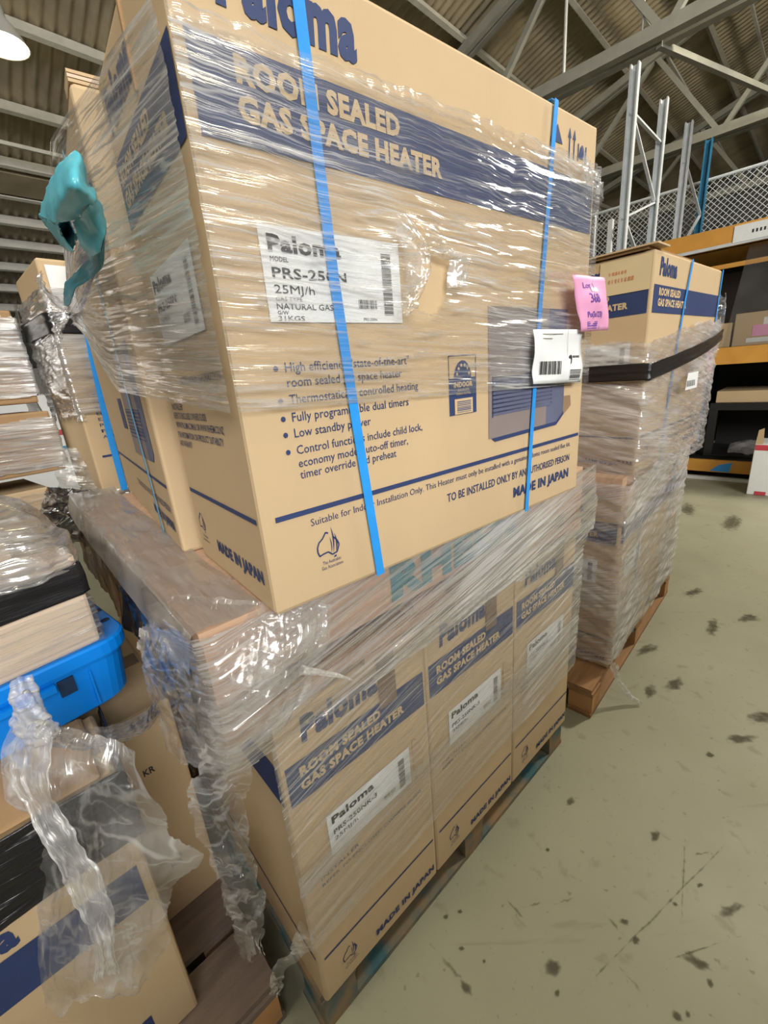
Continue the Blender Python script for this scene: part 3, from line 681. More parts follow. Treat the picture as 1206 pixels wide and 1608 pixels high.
# large face is its left side: print there
fB = face_map('left', .36, .86); fB2 = face_map('left', .36, .86, EPS * 1.8)
class _Wrap: pass
def left_big(c, D_, fm, fm2):
    lettering(c, 'Paloma', fm, .052, .724, .185, .054, 'navy_print', .05)
    rect(c, 'printed_band', fm, .012, D_ - .012, .597, .69, 'navy_print')
    lettering(c, 'ROOM SEALED', fm2, .062, .657, .243, .0225, 'buff_print', .05); lettering(c, 'GAS SPACE HEATER', fm2, .059, .6215, .332, .0225, 'buff_print', .05)
    rect(c, 'printed_line', fm, .022, D_ - .012, .144, .152, 'navy_print')
    lettering(c, 'MADE IN JAPAN', fm, .591, .045, .238, .021, 'navy_print', .05)
    lettering(c, 'TO BE INSTALLED ONLY BY AN AUTHORISED PERSON', fm, .376, .087, .455, .0165, 'navy_print', .012)
    im = rect(c, 'heater_picture', fm, .505, .715, .19, .44, 'heater_grey'); patch(im, 'picture_side', fm, [(.715, .19), (.77, .192), (.79, .21), (.79, .44), (.715, .44)], 'navy_soft')
    bars(im, 'picture_grille', fm2, .515, .735, .235, .31, 9, 'navy_print', True)
    rect(c, 'rating_panel', fm, .391, .467, .25, .33, 'navy_print')
left_big(cB, .86, fB, fB2)
strap(cB, face_map('left', .36, .86, EPS * 4), [(.62, .81), (.64, .45), (.66, .2), (.68, 0)], .014, 'strap_dull'); 
for k in range(3): MB().box(.0, .36, .0 + .004, .06, .8155 + k * .006, .820 + k * .006).build('carton_flap', 'cardboard_pale' if k == 1 else 'cardboard', cB)

# ================================================================== FILM ON THE UPPER CARTONS
def in_poly(x, y, P):
    r = False; n = len(P)
    for i in range(n):
        (x1, y1), (x2, y2) = P[i], P[(i + 1) % n]
        if (y1 > y) != (y2 > y) and x < (x2 - x1) * (y - y1) / (y2 - y1) + x1: r = not r
    return r
HOLE = [(.293, .545), (.318, .538), (.335, .515), (.355, .505), (.392, .503), (.384, .46), (.362, .425), (.325, .418), (.300, .425), (.305, .47)]
A0, A1 = -.006, .895
def f_front(s, t):
    a = A0 + (A1 - A0) * s; lo = .302 - .03 * s; hi = .703 + .022 * s + .008 * fbm(Vector((s * 9, 3, 0)), 3)
    h = lo + (hi - lo) * t
    # creases run along the wrap; deeper around the torn label corner and at the hems
    w = .0035 * (fbm(Vector((a * 2.2 + h * .8, h * 42 - a * 3.0, .5)), 4)) + .0025 * fbm(Vector((a * 7, h * 90, 4)), 2)
    d = math.hypot((a - .295) / .06, (h - .48) / .075)
    w += .022 * math.exp(-d * d) * (1 + .3 * math.sin(h * 160 + a * 50))
    e = max(0, 1 - (1 - t) / .06); w += .004 * e * abs(math.sin(a * 70 + 2 * math.sin(a * 23)))
    if s > .97: w -= .02 * (s - .97) / .03
    return Uw(a, -.0105 - max(-.004, w), h)
sheet('stretch_film', 'clear stretch film wrapped across the front of the large upper carton', f_front, 230, 150, .9, .42, 'film_front',
      mask=lambda s, t: not in_poly(A0 + (A1 - A0) * s, .302 - .03 * s + (.401 + .05 * s) * t, HOLE), rot=-.05)
# lifted torn edge of the film by the model label
def f_torn(s, t):
    h = .415 + .135 * t; a = .262 + .026 * math.sin(t * 3.1) + s * (.026 - .008 * math.cos(t * 5))
    out = .016 + .03 * math.sin(s * math.pi * .8) * (0.5 + .5 * math.sin(t * math.pi)) + .004 * fbm(Vector((s * 8, t * 14, 2)), 3)
    return Uw(a, -out, h)
sheet('torn_film', 'crumpled lip of torn film beside the white model label on the upper carton', f_torn, 40, 60, .05, .13, 'film_crumple', mask=ragged(.12, 9, 3, 'r'))
def f_torn2(s, t):
    P = HOLE[1:6]; x = t * (len(P) - 1); i = min(int(x), len(P) - 2); q = x - i
    a = P[i][0] * (1 - q) + P[i + 1][0] * q; h = P[i][1] * (1 - q) + P[i + 1][1] * q
    return Uw(a - .004 + s * .05, -.013 - .012 * math.sin(s * 2.6) - .003 * fbm(Vector((s * 5, t * 12, 8)), 3), h + .002 + s * .012 * (1 - t))
sheet('torn_film', 'ragged rolled film edge along the right of the torn opening', f_torn2, 20, 60, .05, .12, 'film_crumple', mask=ragged(.35, 10, 5, 'r'))

def f_side(s, t):
    # s: 0 at the near edge of the carton .. 1 at the gathered knot on the carton behind
    v = .0 + .86 * s
    q = max(0, (v - .38) / .48); q = q * q * (3 - 2 * q) if q < 1 else 1
    hlo = .302 + .045 * min(1, v / .45); hhi = .703 + .03 * min(1, v / .45)
    lo = hlo + (.515 - hlo) * q; hi = hhi + (.575 - hhi) * q
    h = lo + (hi - lo) * t
    a = -.011 - .052 * min(1, v / .40)
    amp = .003 + .012 * min(1, v / .5) * (1 - .45 * q)
    th = t * 26 + .9 * math.sin(t * 7) + .5 * s
    w = amp * (.55 * math.sin(th) + .75 * fbm(Vector((t * 17, s * 1.6, 7)), 4)) + .003 * fbm(Vector((t * 60, s * 5, 2)), 2)
    if v < .05: a += .008 * (1 - v / .05) * 0
    return Uw(a - abs(w) * .9 - .003, v - .006, h + w * .6 * q)
sheet('stretch_film', 'stretch film pulled round the left side and gathered into a pleated knot', f_side, 150, 190, 1.0, .40, 'film_side')
# the gathered tail beyond the knot, and the ruffle above it
def f_knot(s, t):
    r = .01 + .10 * s ** .8; an = -1.9 + 3.3 * t
    return Uw(-.075 - .035 * math.sin(s * 2.4) + .012 * fbm(Vector((t * 22, s * 3, 1)), 3), .865 - .03 * s + r * .3 * math.cos(an), .545 + r * .9 * math.sin(an + .5) + .006 * fbm(Vector((t * 30, s * 4, 5)), 2))
sheet('film_ruffle', 'pleated ruffle of film at the gathered knot left of the upper carton', f_knot, 40, 90, .1, .35, 'film_crumple', mask=ragged(.25, 10, 2, 'r'))
def f_corner(s, t):
    a = .77 + .11 * s; h = .665 + .075 * t - .05 * s
    return Uw(a, -.016 - .014 * math.sin(t * 2.6) * (.4 + s * .6) + .006 * fbm(Vector((s * 7, t * 9, 6)), 3), h + .01 * fbm(Vector((s * 6, t * 5, 9)), 2))
sheet('film_ruffle', 'bunched end of film at the upper right corner of the large carton', f_corner, 36, 50, .06, .1, 'film_crumple', mask=ragged(.25, 6, 4, 'trl'))

# teal scrap of plastic caught on the film
tl = thing('plastic_scrap', 'crumpled teal plastic scrap with a long tail caught on the film', 'plastic', Matrix.Translation(Uw(-.12, .42, .62)))
TO = Uw(-.12, .42, .62); TPn = UU
def tp(px, py, d=0.0): return on_plane(px, py, Uw(-.105 - d, .42, .6), TPn) - TO
def facet(pts, mat, name):
    o = MB().poly([tp(*p) for p in pts]).build(name, mat, tl); md = o.modifiers.new('thickness', 'SOLIDIFY'); md.thickness = .0015; return o
def fold(name, rows, mat):
    g_ = interp_grid([[tp(*p) for p in r] for r in rows]); c_ = crumple(g_, .0022, 40)
    o = sheet(name, None, c_, 24, 24, .1, .1, mat, parent=tl); md = o.modifiers.new('thickness', 'SOLIDIFY'); md.thickness = .0012; return o
fold('scrap_body', [[(120, 237, .0), (128, 250, .0), (139, 290, -.005), (150, 297, -.01)], [(98, 254, .012), (112, 275, .02), (128, 300, .016), (150, 318, .0)], [(78, 290, .01), (92, 312, .026), (108, 332, .018), (132, 335, .006)], [(61, 340, .0), (80, 348, .018), (93, 352, .02), (110, 345, .012)]], 'teal_plastic')
fold('scrap_fold', [[(61, 340, .0), (78, 347, .016), (90, 351, .02)], [(78, 361, .002), (88, 366, .012), (100, 372, .012)], [(96, 385, .0), (108, 393, .004), (116, 397, .004)]], 'teal_plastic')
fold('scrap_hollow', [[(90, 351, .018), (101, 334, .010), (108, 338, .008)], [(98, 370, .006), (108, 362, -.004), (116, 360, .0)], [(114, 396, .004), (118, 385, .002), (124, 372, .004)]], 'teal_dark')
fold('scrap_edge', [[(150, 312, -.004), (158, 322, -.01), (163, 352, -.012)], [(138, 322, .008), (150, 345, .0), (162, 370, -.006)], [(126, 340, .01), (140, 372, .004), (156, 395, -.002)], [(118, 348, .01), (128, 385, .008), (143, 405, .0)]], 'teal_plastic')
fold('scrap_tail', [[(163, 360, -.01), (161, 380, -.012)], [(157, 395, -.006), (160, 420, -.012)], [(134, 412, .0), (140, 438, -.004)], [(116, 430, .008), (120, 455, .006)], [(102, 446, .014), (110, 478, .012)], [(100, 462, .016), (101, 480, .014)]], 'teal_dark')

# ---- paper on the film
def paper(name, label, cat, corners, mat, off, curl=.0, parts=None):
    """corners (a,h) bl, br, tr, tl on the upper carton's front; stands off by off"""
    bl, br, tr, tlc = [Vector(c) for c in corners]
    def at(s, t, e=0):
        p = bl.lerp(br, s).lerp(tlc.lerp(tr, s), t); bow = curl * math.sin(s * 3.0) * math.sin(t * 2.5 + .3)
        return Uw(p.x, -off - bow - e - .006 * fbm(Vector((s * 2, t * 2, off * 99)), 2), p.y)
    o = sheet(name, label, lambda s, t: at(s, t), 12, 12, 1, 1, mat, cat=cat)
    o.modifiers.new('thickness', 'SOLIDIFY').thickness = .0006
    return o, at
lab, at = paper('shipping_label', 'white shipping label with barcode taped over the second strap', 'label', [(.626, .289), (.822, .279), (.817, .395), (.626, .396)], 'paper_white', .022, .004)
LF = lambda s, t: at(s, t, .0012)
bars(lab, 'barcode', LF, .11, .54, .17, .42, 26, 'black_ink')
bars(lab, 'small_print', LF, .14, .56, .91, .95, 1, 'heater_grey', True); bars(lab, 'small_print', LF, .14, .36, .83, .87, 1, 'heater_grey', True)
patch(lab, 'printed_mark', LF, [(.69, .50), (.72, .53), (.755, .525), (.765, .48), (.75, .40), (.735, .36), (.72, .36), (.735, .42), (.735, .46), (.70, .465)], 'black_ink')
bars(lab, 'small_print', LF, .775, .95, .475, .52, 9, 'black_ink')
rect(lab, 'crease', LF, .665, .669, .0, .99, 'heater_grey')
bars(lab, 'small_print', LF, .70, .95, .06, .26, 7, 'black_ink', True)
pk, at2 = paper('pink_note', 'pink handwritten note hanging past the right edge of the large carton', 'note', [(.792, .389), (.925, .392), (.885, .503), (.742, .500)], 'pink_paper', .034, .012)
PF = lambda s, t: at2(s, t, .0012)
lettering(pk, 'Lot 1', PF, .20, .78, .30, .10, 'blue_ink', .01); lettering(pk, '368', PF, .28, .52, .27, .17, 'blue_ink', .01); lettering(pk, 'Po(3x123)', PF, .20, .26, .42, .10, 'blue_ink', .02)
rect(pk, 'printed_line', PF, .56, .568, .04, .94, 'blue_ink'); bars(pk, 'small_print', PF, .18, .50, .05, .2, 4, 'blue_ink', True)
rect(pk, 'clear_tape', PF, .38, .6, .72, .8, 'paper_white')

# ================================================================== FILM ON THE LOWER LEVEL
def lower_skin(a, z, s):
    k = min(1, max(0, (z - .86) / .09)); out = .012 + .012 * k + .009 * k * (1 - min(1, max(0, (z - 1.03) / .10)))
    w = .004 * fbm(Vector((a * 2.0 - z * 1.5, z * 36 - a * 7.5, .5)), 4) + .003 * fbm(Vector((a * 6, z * 80 - a * 14, 4)), 2)
    for (cx, cz) in ((.325, .60), (.335 + DX, .60)):
        d = math.hypot((a - cx) / .05, (z - cz) / .06); w += .02 * math.exp(-d * d)
    return Lw(a, -out - max(-.005, w), z)
def f_lower(s, t):
    a = -.012 + 1.19 * s; return lower_skin(a, .50 + (.40 + .10 * s) * t + .02 * math.sin(s * 5), s)
sheet('stretch_film', 'thin stretch film across the bands and labels of the lower cartons', f_lower, 220, 110, 1.19, .42, 'film_lower', mask=ragged(.04, 6, 2, 'b'), rot=.14)
def f_gap(s, t):   # comes round the near left corner of the pallet
    lo = .86 + .05 * s
    z = lo + (1.15 - lo) * t
    if s < .16:
        q = 1 - s / .16; w = .006 * fbm(Vector((q * 3, z * 34, 6)), 4)
        return Lw(-.088 - max(-.004, w) - .01 * math.sin(q * 3), -.012 + .30 * q, z - .03 * q * (1 - t))
    a = -.085 + 1.29 * (s - .16) / .84
    return lower_skin(a, z, s) + LV * (.012 * max(0, 1 - (a + .085) / .02))
sheet('stretch_film', 'dense white streaked film over the pallet gap between the two levels', f_gap, 270, 90, 1.55, .28, 'film_gap', mask=ragged(.14, 7, 4, 'bl'), rot=.17)
def f_lower2(s, t):
    a = -.012 + 1.17 * s; z = .36 + .22 * t + .03 * s
    w = .003 * fbm(Vector((a * 2.0, z * 40 - a * 5, 9.5)), 4)
    return Lw(a, -.017 - max(-.003, w), z)
sheet('stretch_film', 'single lower pass of stretch film across the three front cartons', f_lower2, 160, 60, 1.2, .22, 'film_hem', rot=.12)
# film over the ledge of the pallet, dusty and slack
def f_ledge(s, t):
    b = -.006 + 1.235 * s; a = -.10 + (.125 + .03 * s) * t
    z = 1.155 + .005 * fbm(Vector((a * 26, b * 7, 0)), 4)
    if t < .12: z -= .06 * (1 - t / .12) ** 1.5
    return Lw(a, b, z + .018 * max(0, s - .9) / .1)
sheet('dusty_film', 'dusty slack film covering the pallet ledge left of the upper cartons', f_ledge, 110, 50, 1.18, .2, 'film_dusty')
def f_skirt(s, t):
    b = .02 + 1.2 * s; z = 1.10 - .20 * t
    return Lw(-.088 - .012 * t + .012 * fbm(Vector((b * 9, z * 5, 3)), 4), b, z)
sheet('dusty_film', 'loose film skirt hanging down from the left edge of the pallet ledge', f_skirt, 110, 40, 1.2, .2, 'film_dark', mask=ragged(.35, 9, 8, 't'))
# ragged bunch at the near corner
def corner_pts(rows): return [[Lw(*p) for p in r] for r in rows]
g1 = interp_grid(corner_pts([[(-.10, .26, 1.10), (-.06, .14, 1.155), (.0, .03, 1.16), (.05, -.03, 1.155), (.13, -.035, 1.12)],
                             [(-.13, .22, 1.05), (-.11, .09, 1.09), (-.05, -.02, 1.10), (.03, -.045, 1.09), (.12, -.04, 1.07)],
                             [(-.14, .20, 1.00), (-.125, .06, 1.03), (-.08, -.035, 1.03), (.0, -.055, 1.03), (.10, -.035, 1.03)],
                             [(-.13, .20, .95), (-.125, .06, .97), (-.09, -.02, .96), (-.03, -.04, .965), (.07, -.03, .98)],
                             [(-.13, .20, .90), (-.14, .08, .90), (-.10, .0, .90), (-.05, -.03, .92), (.03, -.025, .95)]]))
sheet('film_bunch', 'bunched crinkled film at the near corner of the upper pallet', crumple(g1, .007, 17, 3, .006, 30), 110, 90, .4, .3, 'film_crumple', mask=ragged(.16, 8, 2, 'lt'))
g1b = interp_grid(corner_pts([[(-.02, -.03, 1.15), (.06, -.04, 1.15), (.13, -.035, 1.13)], [(-.05, -.06, 1.09), (.03, -.07, 1.09), (.11, -.05, 1.08)], [(-.08, -.05, 1.02), (.0, -.06, 1.03), (.09, -.04, 1.04)]]))
sheet('film_bunch', 'white crinkled tuft of film below the bottom corner of the large carton', crumple(g1b, .007, 30, 9, .005, 40), 70, 60, .2, .15, 'film_crumple', mask=ragged(.2, 8, 6, 'ltr'))
twist('film_twist', 'short twisted film tail over the near corner of the lower cartons', [(*Lw(.05, -.05, 1.04), 1), (*Lw(.085, -.05, 1.015), .6), (*Lw(.12, -.046, .985), .45), (*Lw(.15, -.042, .955), .2)], .007)
# long hanging strip by the left edge of the lower cartons
g2 = interp_grid(corner_pts([[(-.10, .05, .93), (-.06, .0, .93), (-.015, -.03, .94)], [(-.15, .06, .82), (-.10, .02, .83), (-.05, -.01, .84)], [(-.14, .06, .70), (-.10, .03, .70), (-.07, .0, .70)],
                             [(-.13, .06, .58), (-.10, .03, .58), (-.065, .01, .58)], [(-.13, .06, .46), (-.11, .04, .46), (-.08, .02, .46)], [(-.12, .06, .37), (-.105, .05, .37), (-.085, .04, .37)]]))
sheet('film_strip', 'long ragged film strip hanging down the left edge of the lower cartons', crumple(g2, .010, 22, 5, .006, 14), 40, 120, .12, .6, 'film_crumple', mask=ragged(.22, 9, 4, 'lrt'))
g3 = interp_grid(corner_pts([[(-.03, -.01, .47), (-.005, -.015, .42)], [(-.05, .0, .40), (-.01, -.012, .36)], [(-.09, .02, .36), (-.06, .01, .33)], [(-.10, .03, .26), (-.085, .02, .26)]]))
sheet('film_strip', 'short torn film tail beside the lowest part of the left carton', crumple(g3, .008, 25, 2), 24, 60, .05, .3, 'film_crumple', mask=ragged(.2, 9, 7, 'lrt'))

# ================================================================== NEIGHBOURING STACK AT THE RIGHT
P2 = Vector((.947, 1.594, 0)); Y2 = .78; Y2t = .70
def S2(a, b, z, yaw=Y2): return P2 + Vector((math.cos(yaw), math.sin(yaw), 0)) * a + Vector((-math.sin(yaw), math.cos(yaw), 0)) * b + K * z
pallet('orange brown pallet with a protruding corner under the right hand stack', frame(S2(-.19, -.005, 0), Y2), 1.36, 1.1, .139, 'pallet_brown', deck=7, endmat='pallet_end')
for i, (b0, lab) in enumerate(((0, 'lower carton of the right hand stack, nearest the aisle, under cloudy film'), (.40, 'lower carton of the right hand stack, half hidden behind the main stack'))):
    c = carton(lab, frame(S2(0, b0, .14), Y2), 1.13, .385, .80, 'right hand stack cartons', seed=20 + i)
    if i == 0:
        narrow_print(c, 1.13, .385, face='left', width=.385)
        fq, fq2 = face_map('front', 1.13, .385), face_map('front', 1.13, .385, EPS * 1.8)
        rect(c, 'printed_band', fq, .02, 1.11, .597, .69, 'navy_print'); lettering(c, 'MADE IN JAPAN', fq, .6, .045, .24, .02, 'navy_print', .05)
        model_label(c, fq2, face_map('front', 1.13, .385, EPS * 2.6), .10, .34, .41, .52, 'PRS-250NK', full=False)
        strap(c, face_map('front', 1.13, .385, EPS * 4), [(.30, .80), (.28, .4), (.36, 0)], .014, 'strap_dull'); strap(c, face_map('front', 1.13, .385, EPS * 4), [(.86, .80), (.88, .4), (.86, 0)], .014, 'strap_dull')
c = carton('top carton of the right hand stack with blue strap and navy band on two faces', frame(S2(.085, .0, 1.02, Y2t), Y2t), .88, .38, .80, 'right hand stack cartons', seed=30)
MB().box(-.08, 1.06, .01, .79, .9405, 1.0195)
front_print(c, .88, .38, heater=False, bullets=False)
narrow_print(c, .88, .38, face='left', width=.38, label=False)
strap(c, face_map('front', .88, .38, EPS * 4), [(.40, .80), (.355, .62), (.30, .3), (.29, 0)], .016); strap(c, face_map('front', .88, .38, EPS * 4), [(.868, .80), (.862, .5), (.85, 0)], .014)
lf, lf2 = face_map('left', .88, .38, EPS * 3), face_map('left', .88, .38, EPS * 4)
pt_ = rect(c, 'paper_sheet', lf, .195, .372, .675, .79, 'paper_cream'); pt_['label'] = 'cream sheet with faint red writing'
bars(pt_, 'faint_writing', lf2, .23, .295, .742, .752, 6, 'red_print'); bars(pt_, 'faint_writing', lf2, .23, .32, .715, .728, 8, 'red_print', seed=4)
model_label(c, lf, lf2, .10, .325, .42, .50, 'PRS-250N', full=False)
MB().box(-.01, .5, .02, .37, .803, .812).build('carton_flap', 'cardboard_dark', c); MB().box(-.02, .10, -.01, .30, .8125, .818).build('carton_flap', 'cardboard', c)
# plank spacer between the levels
tag(MB().box(0, 1.1, 0, .76, 0, .0785).build('timber_spacer', 'pallet_pink'), 'timber spacer under the top carton of the right hand stack', 'timber').matrix_world = frame(S2(.0, .01, .9405), Y2)

def wrap_func(base, yaw0, yaw1, a0, a1, b1, z0, z1, off0, off1, seed, bul=.0, lean=0.0, stripe=26, top_a=0.0):
    """film round the two visible faces: s 0..0.35 left face, 0.35..1 right face"""
    def f(s, t):
        z = z0 + (z1 - z0) * t; yaw = yaw0 + (yaw1 - yaw0) * min(1, max(0, (z - z0 * .5 - z1 * .5) / ((z1 - z0) * .25) * .5 + .5))
        off = off0 + (off1 - off0) * t; sh = a0 + (top_a - a0) * min(1, max(0, (t - .45) / .2))
        w = .006 * fbm(Vector((s * 5, z * stripe + s * 9, seed)), 4) + .004 * fbm(Vector((s * 14, z * 60, seed + 4)), 2)
        if s < .35:
            q = s / .35; a, b = sh - off, b1 * (1 - q) - off; return S2(a - w, b, z, yaw) if base is None else base(a - w, b, z, yaw)
        q = (s - .35) / .65; a, b = sh - off + (a1 - a0 + 2 * off + (.0 if t < .5 else 0)) * q, -off - bul * math.sin(q * 3.1) * math.sin(t * 3)
        return S2(a, b - w, z, yaw)
    return f
sheet('stretch_film', 'cloudy film round the lower level of the right hand stack', wrap_func(None, Y2, Y2, 0, 1.13, .45, .13, 1.0, .014, .02, 3), 160, 130, 1.6, .9, 'film_stack', mask=ragged(.08, 6, 3, 'b'), rot=.25)
def f_s2top(s, t):
    z = .98 + .56 * t; q = s
    w = .008 * fbm(Vector((s * 4, z * 24 + s * 10, 5)), 4) + .004 * fbm(Vector((s * 12, z * 70, 2)), 2)
    hi = .04 * t * max(0, (s - .3)) + .02 * math.sin(s * 3)
    if s < .3: r = s / .3; return S2(.07 - .012 - w, .42 * (1 - r) - .016, z, Y2t)
    r = (s - .3) / .7; return S2(.06 + .93 * r, -.018 - w - .03 * math.sin(r * 3.1) * math.sin(t * 3.1), z + .10 * r * t, Y2t)
sheet('stretch_film', 'film round the foot of the top carton of the right hand stack', f_s2top, 150, 110, 1.3, .56, 'film_stack', mask=ragged(.06, 8, 6, 't'), rot=-.2)
def f_s2black(s, t):
    z = 1.383 + .060 * t
    w = .004 * fbm(Vector((s * 6, z * 40, 5)), 3)
    if s < .3: r = s / .3; return S2(.05 - .008 - w, .42 * (1 - r) - .03, z + .003, Y2t)
    r = (s - .3) / .7; return S2(.042 + .94 * r, -.034 - w - .03 * math.sin(r * 3.1), z + .13 * r - .012 * r * t, Y2t)
o = sheet('black_film_band', 'black film band tied round the right hand stack below its top carton', f_s2black, 90, 14, 1.3, .06, 'black_film'); o.modifiers.new('thickness', 'SOLIDIFY').thickness = .003
def f_s2end(s, t):
    z = 1.45 + .30 * t
    return S2(.965 + .05 * s * (1 - t * .3) + .02 * fbm(Vector((s * 5, z * 12, 1)), 3), -.03 + .10 * s + .015 * fbm(Vector((s * 7, z * 9, 4)), 3), z, Y2t)
sheet('film_ruffle', 'bunched white film at the far end of the top right hand carton', f_s2end, 40, 60, .15, .3, 'film_crumple', mask=ragged(.2, 7, 3, 'tr'))
# papers on that stack
def s2paper(name, label, cat, pts, mat, e=.0):
    o = mesh_obj(name, pts, [(0, 1, 2, 3)], mat); tag(o, label, cat); o.modifiers.new('thickness', 'SOLIDIFY').thickness = .0008; return o
n2 = Vector((math.sin(Y2t), -math.cos(Y2t), 0))
q = lambda px, py, off=.075: on_plane(px, py, S2(0, -off, 0, Y2t), n2)
s2paper('shipping_label', 'small white shipping label on the wrapped right hand stack', 'label', [q(1076, 613), q(1094, 608), q(1097, 583), q(1081, 586)], 'paper_white')
lb = bpy.data.objects['shipping_label.001'] if 'shipping_label.001' in bpy.data.objects else None
if lb:
    m = MB()
    for i in range(8): x = 1079 + i * 1.6; m.quad(q(x, 607 - i * .3, .079), q(x + .9, 607 - i * .3, .079), q(x + 1.2, 598 - i * .3, .079), q(x + .3, 598 - i * .3, .079))
    m.build('barcode', 'black_ink', lb)
s2paper('pink_note', 'narrow pink note sticking out from the far end of the right hand stack', 'note', [q(1112, 595, .02), q(1118, 583, .02), q(1116, 544, .02), q(1110, 548, .02)], 'pink_paper')
twist('film_twist', 'film tail trailing from the right hand pallet onto the floor', [(*S2(-.03, -.03, .19), 1.2), (*S2(-.02, -.05, .12), .8), (*S2(.0, -.10, .04), .7), (*S2(.02, -.14, .012), .5)], .013)

# ================================================================== STACK AT THE LOWER LEFT
Y3 = .73; E3 = Vector((-.52, .60, 0))      # near right edge of its lower carton
def S3(a, b, z, yaw=Y3, o=None): return (o or E3) + Vector((math.cos(yaw), math.sin(yaw), 0)) * a + Vector((-math.sin(yaw), math.cos(yaw), 0)) * b + K * z
pallet('dark brown pallet in the gap between the lower left stack and the main stack', frame(S3(-1.02, -.10, 0), Y3), 1.17, 1.15, .139, 'pallet_grey', deck=6, endmat='pallet_end')
c = carton('carton with navy band at the lower left under draped film', frame(S3(-.88, 0, .14), Y3), .88, .215, .70, 'lower left stack cartons', seed=41)
f, f2 = face_map('front', .88, .215), face_map('front', .88, .215, EPS * 1.8)
rect(c, 'printed_band', f, .02, .862, .385, .485, 'navy_print'); rect(c, 'printed_band', f, .02, .80, .05, .10, 'navy_print')
lettering(c, 'ROOM SEALED', f2, .08, .445, .24, .022, 'buff_print', .05); lettering(c, 'Paloma', f, .52, .50, .17, .05, 'navy_print', .05)
def f_b3(s, t):
    z = .695 + .155 * t
    w = .006 * fbm(Vector((s * 6, z * 50, 5)), 4)
    if s < .7: return S3(-.62 + .632 * s / .7, -.012 - w, z)
    return S3(.012 + w, -.012 + .225 * (s - .7) / .3, z)
o = sheet('black_film_band', 'black film wound round the top of the lower left carton', f_b3, 90, 40, 1.0, .22, 'black_film'); o.modifiers.new('thickness', 'SOLIDIFY').thickness = .003
tag(soft_box('packing_carton', .60, .20, .0135, 'cardboard_dark', None), 'flattened carton sheet between the lower left carton and the blue tub', 'box').matrix_world = frame(S3(-.62, .005, .8405), Y3)
# carton set further back with the letters at its right end
C4 = on_z(347, 1380, .14); 
c = carton('plain brown carton behind the lower left one, facing the gap', frame(S3(-.60, 0, .14, Y3, Vector((C4.x, C4.y, 0))), Y3), .60, .50, .64, 'lower left stack cartons', seed=42)
lettering(c, 'KR', face_map('front', .60, .5), .505, .47, .025, .018, 'black_ink', .02)
lettering(c, 'KR', face_map('front', .60, .5), .50, .16, .03, .012, 'brown_print', .02)

# ---- blue tub
TY = .86; TC = Vector((-.570, .818, 0)); TZ0, TZ1 = .855, 1.0
def T3(a, b, z): return TC + Vector((math.cos(TY), math.sin(TY), 0)) * a + Vector((-math.sin(TY), math.cos(TY), 0)) * b + K * z
tub = thing('plastic_tub', 'bright blue plastic tub with rounded corners carrying the wrapped carton', 'tub', frame(T3(0, 0, TZ0), TY))
TWd, TDp, THt = .58, .42, TZ1 - TZ0
def rrect(x0, x1, y0, y1, r, n=7):
    pts = []
    for cx, cy, a0 in ((x1 - r, y0 + r, -90), (x1 - r, y1 - r, 0), (x0 + r, y1 - r, 90), (x0 + r, y0 + r, 180)):
        for k in range(n): a = math.radians(a0 + 90 * k / (n - 1)); pts.append((cx + r * math.cos(a), cy + r * math.sin(a)))
    return pts
def loft(levels, close_bottom=True):
    m = MB(); n = len(levels[0][0])
    for pts, z in levels:
        for x, y in pts: m.v.append(Vector((x, y, z)))
    for j in range(len(levels) - 1):
        for i in range(n): k = (i + 1) % n; m.f.append((j * n + i, j * n + k, (j + 1) * n + k, (j + 1) * n + i))
    if close_bottom: m.f.append(tuple(range(n))[::-1])
    return m
I = lambda d: rrect(-TWd + d, 0 - d, d, TDp - d, .06)
loft([(I(.022), 0), (I(.018), .004), (I(.010), THt - .035), (I(.002), THt - .034), (I(.0), THt - .028), (I(.0), THt - .004), (I(.004), THt), (I(.03), THt), (I(.034), THt - .004), (I(.038), .01)]).build('tub_shell', 'tub_blue', tub, False)
MB().poly([(x, y, .0105) for x, y in I(.037)]).build('tub_floor', 'tub_blue', tub)
# handle slot, lip shelf and rim slots
MB().box(-.145, -.118, .006, .02, THt - .078, THt - .042).build('handle_slot', 'tub_dark', tub)
MB().box(-TWd + .05, -.15, -.010, .012, THt - .052, THt - .040).build('lip_ledge', 'tub_blue', tub)
MB().box(-.092, -.088, .0075, .016, .012, THt - .05).build('panel_rib', 'tub_blue', tub)
for y in (.16, .20): MB().box(-.031, -.004, y, y + .018, THt - .002, THt + .0015).build('rim_slot', 'tub_dark', tub)
MB().lathe([(0, 0), (.009, 0), (.009, .001)], (-.017, .10, THt + .0006), 14).build('rim_hole', 'tub_dark', tub)
# ---- carton on the tub with black tape, wrapped
G0 = on_z(160, 1005, 1.0); GY = .88
cg = thing('wrapped_carton', 'pale carton with black tape band standing on the blue tub', 'box', frame(S3(-.55, 0, 1.0005, GY, Vector((G0.x, G0.y, 0))), GY))
soft_box('carton_body', .55, .33, .20, 'cardboard_pale', cg)
def f_g(s, t):
    z = .105 + .062 * t; w = .004 * fbm(Vector((s * 5, z * 30, 1)), 3)
    if s < .7: return Vector((.556 * s / .7, -.006 - w, z + .012 * s))
    return Vector((.556 + w, -.006 + .3 * (s - .7) / .3, z + .012))
o = sheet('black_tape', None, f_g, 60, 14, .9, .06, 'black_film', parent=cg); o.modifiers.new('thickness', 'SOLIDIFY').thickness = .003; o['label'] = 'black film tape round the carton'
def f_gw(s, t):
    z = .004 + .10 * t; w = .003 * fbm(Vector((s * 4, z * 50, 1)), 3)
    if s < .7: return Vector((.556 * s / .7, -.007 - w, z))
    return Vector((.557 + w, -.007 + .3 * (s - .7) / .3, z))
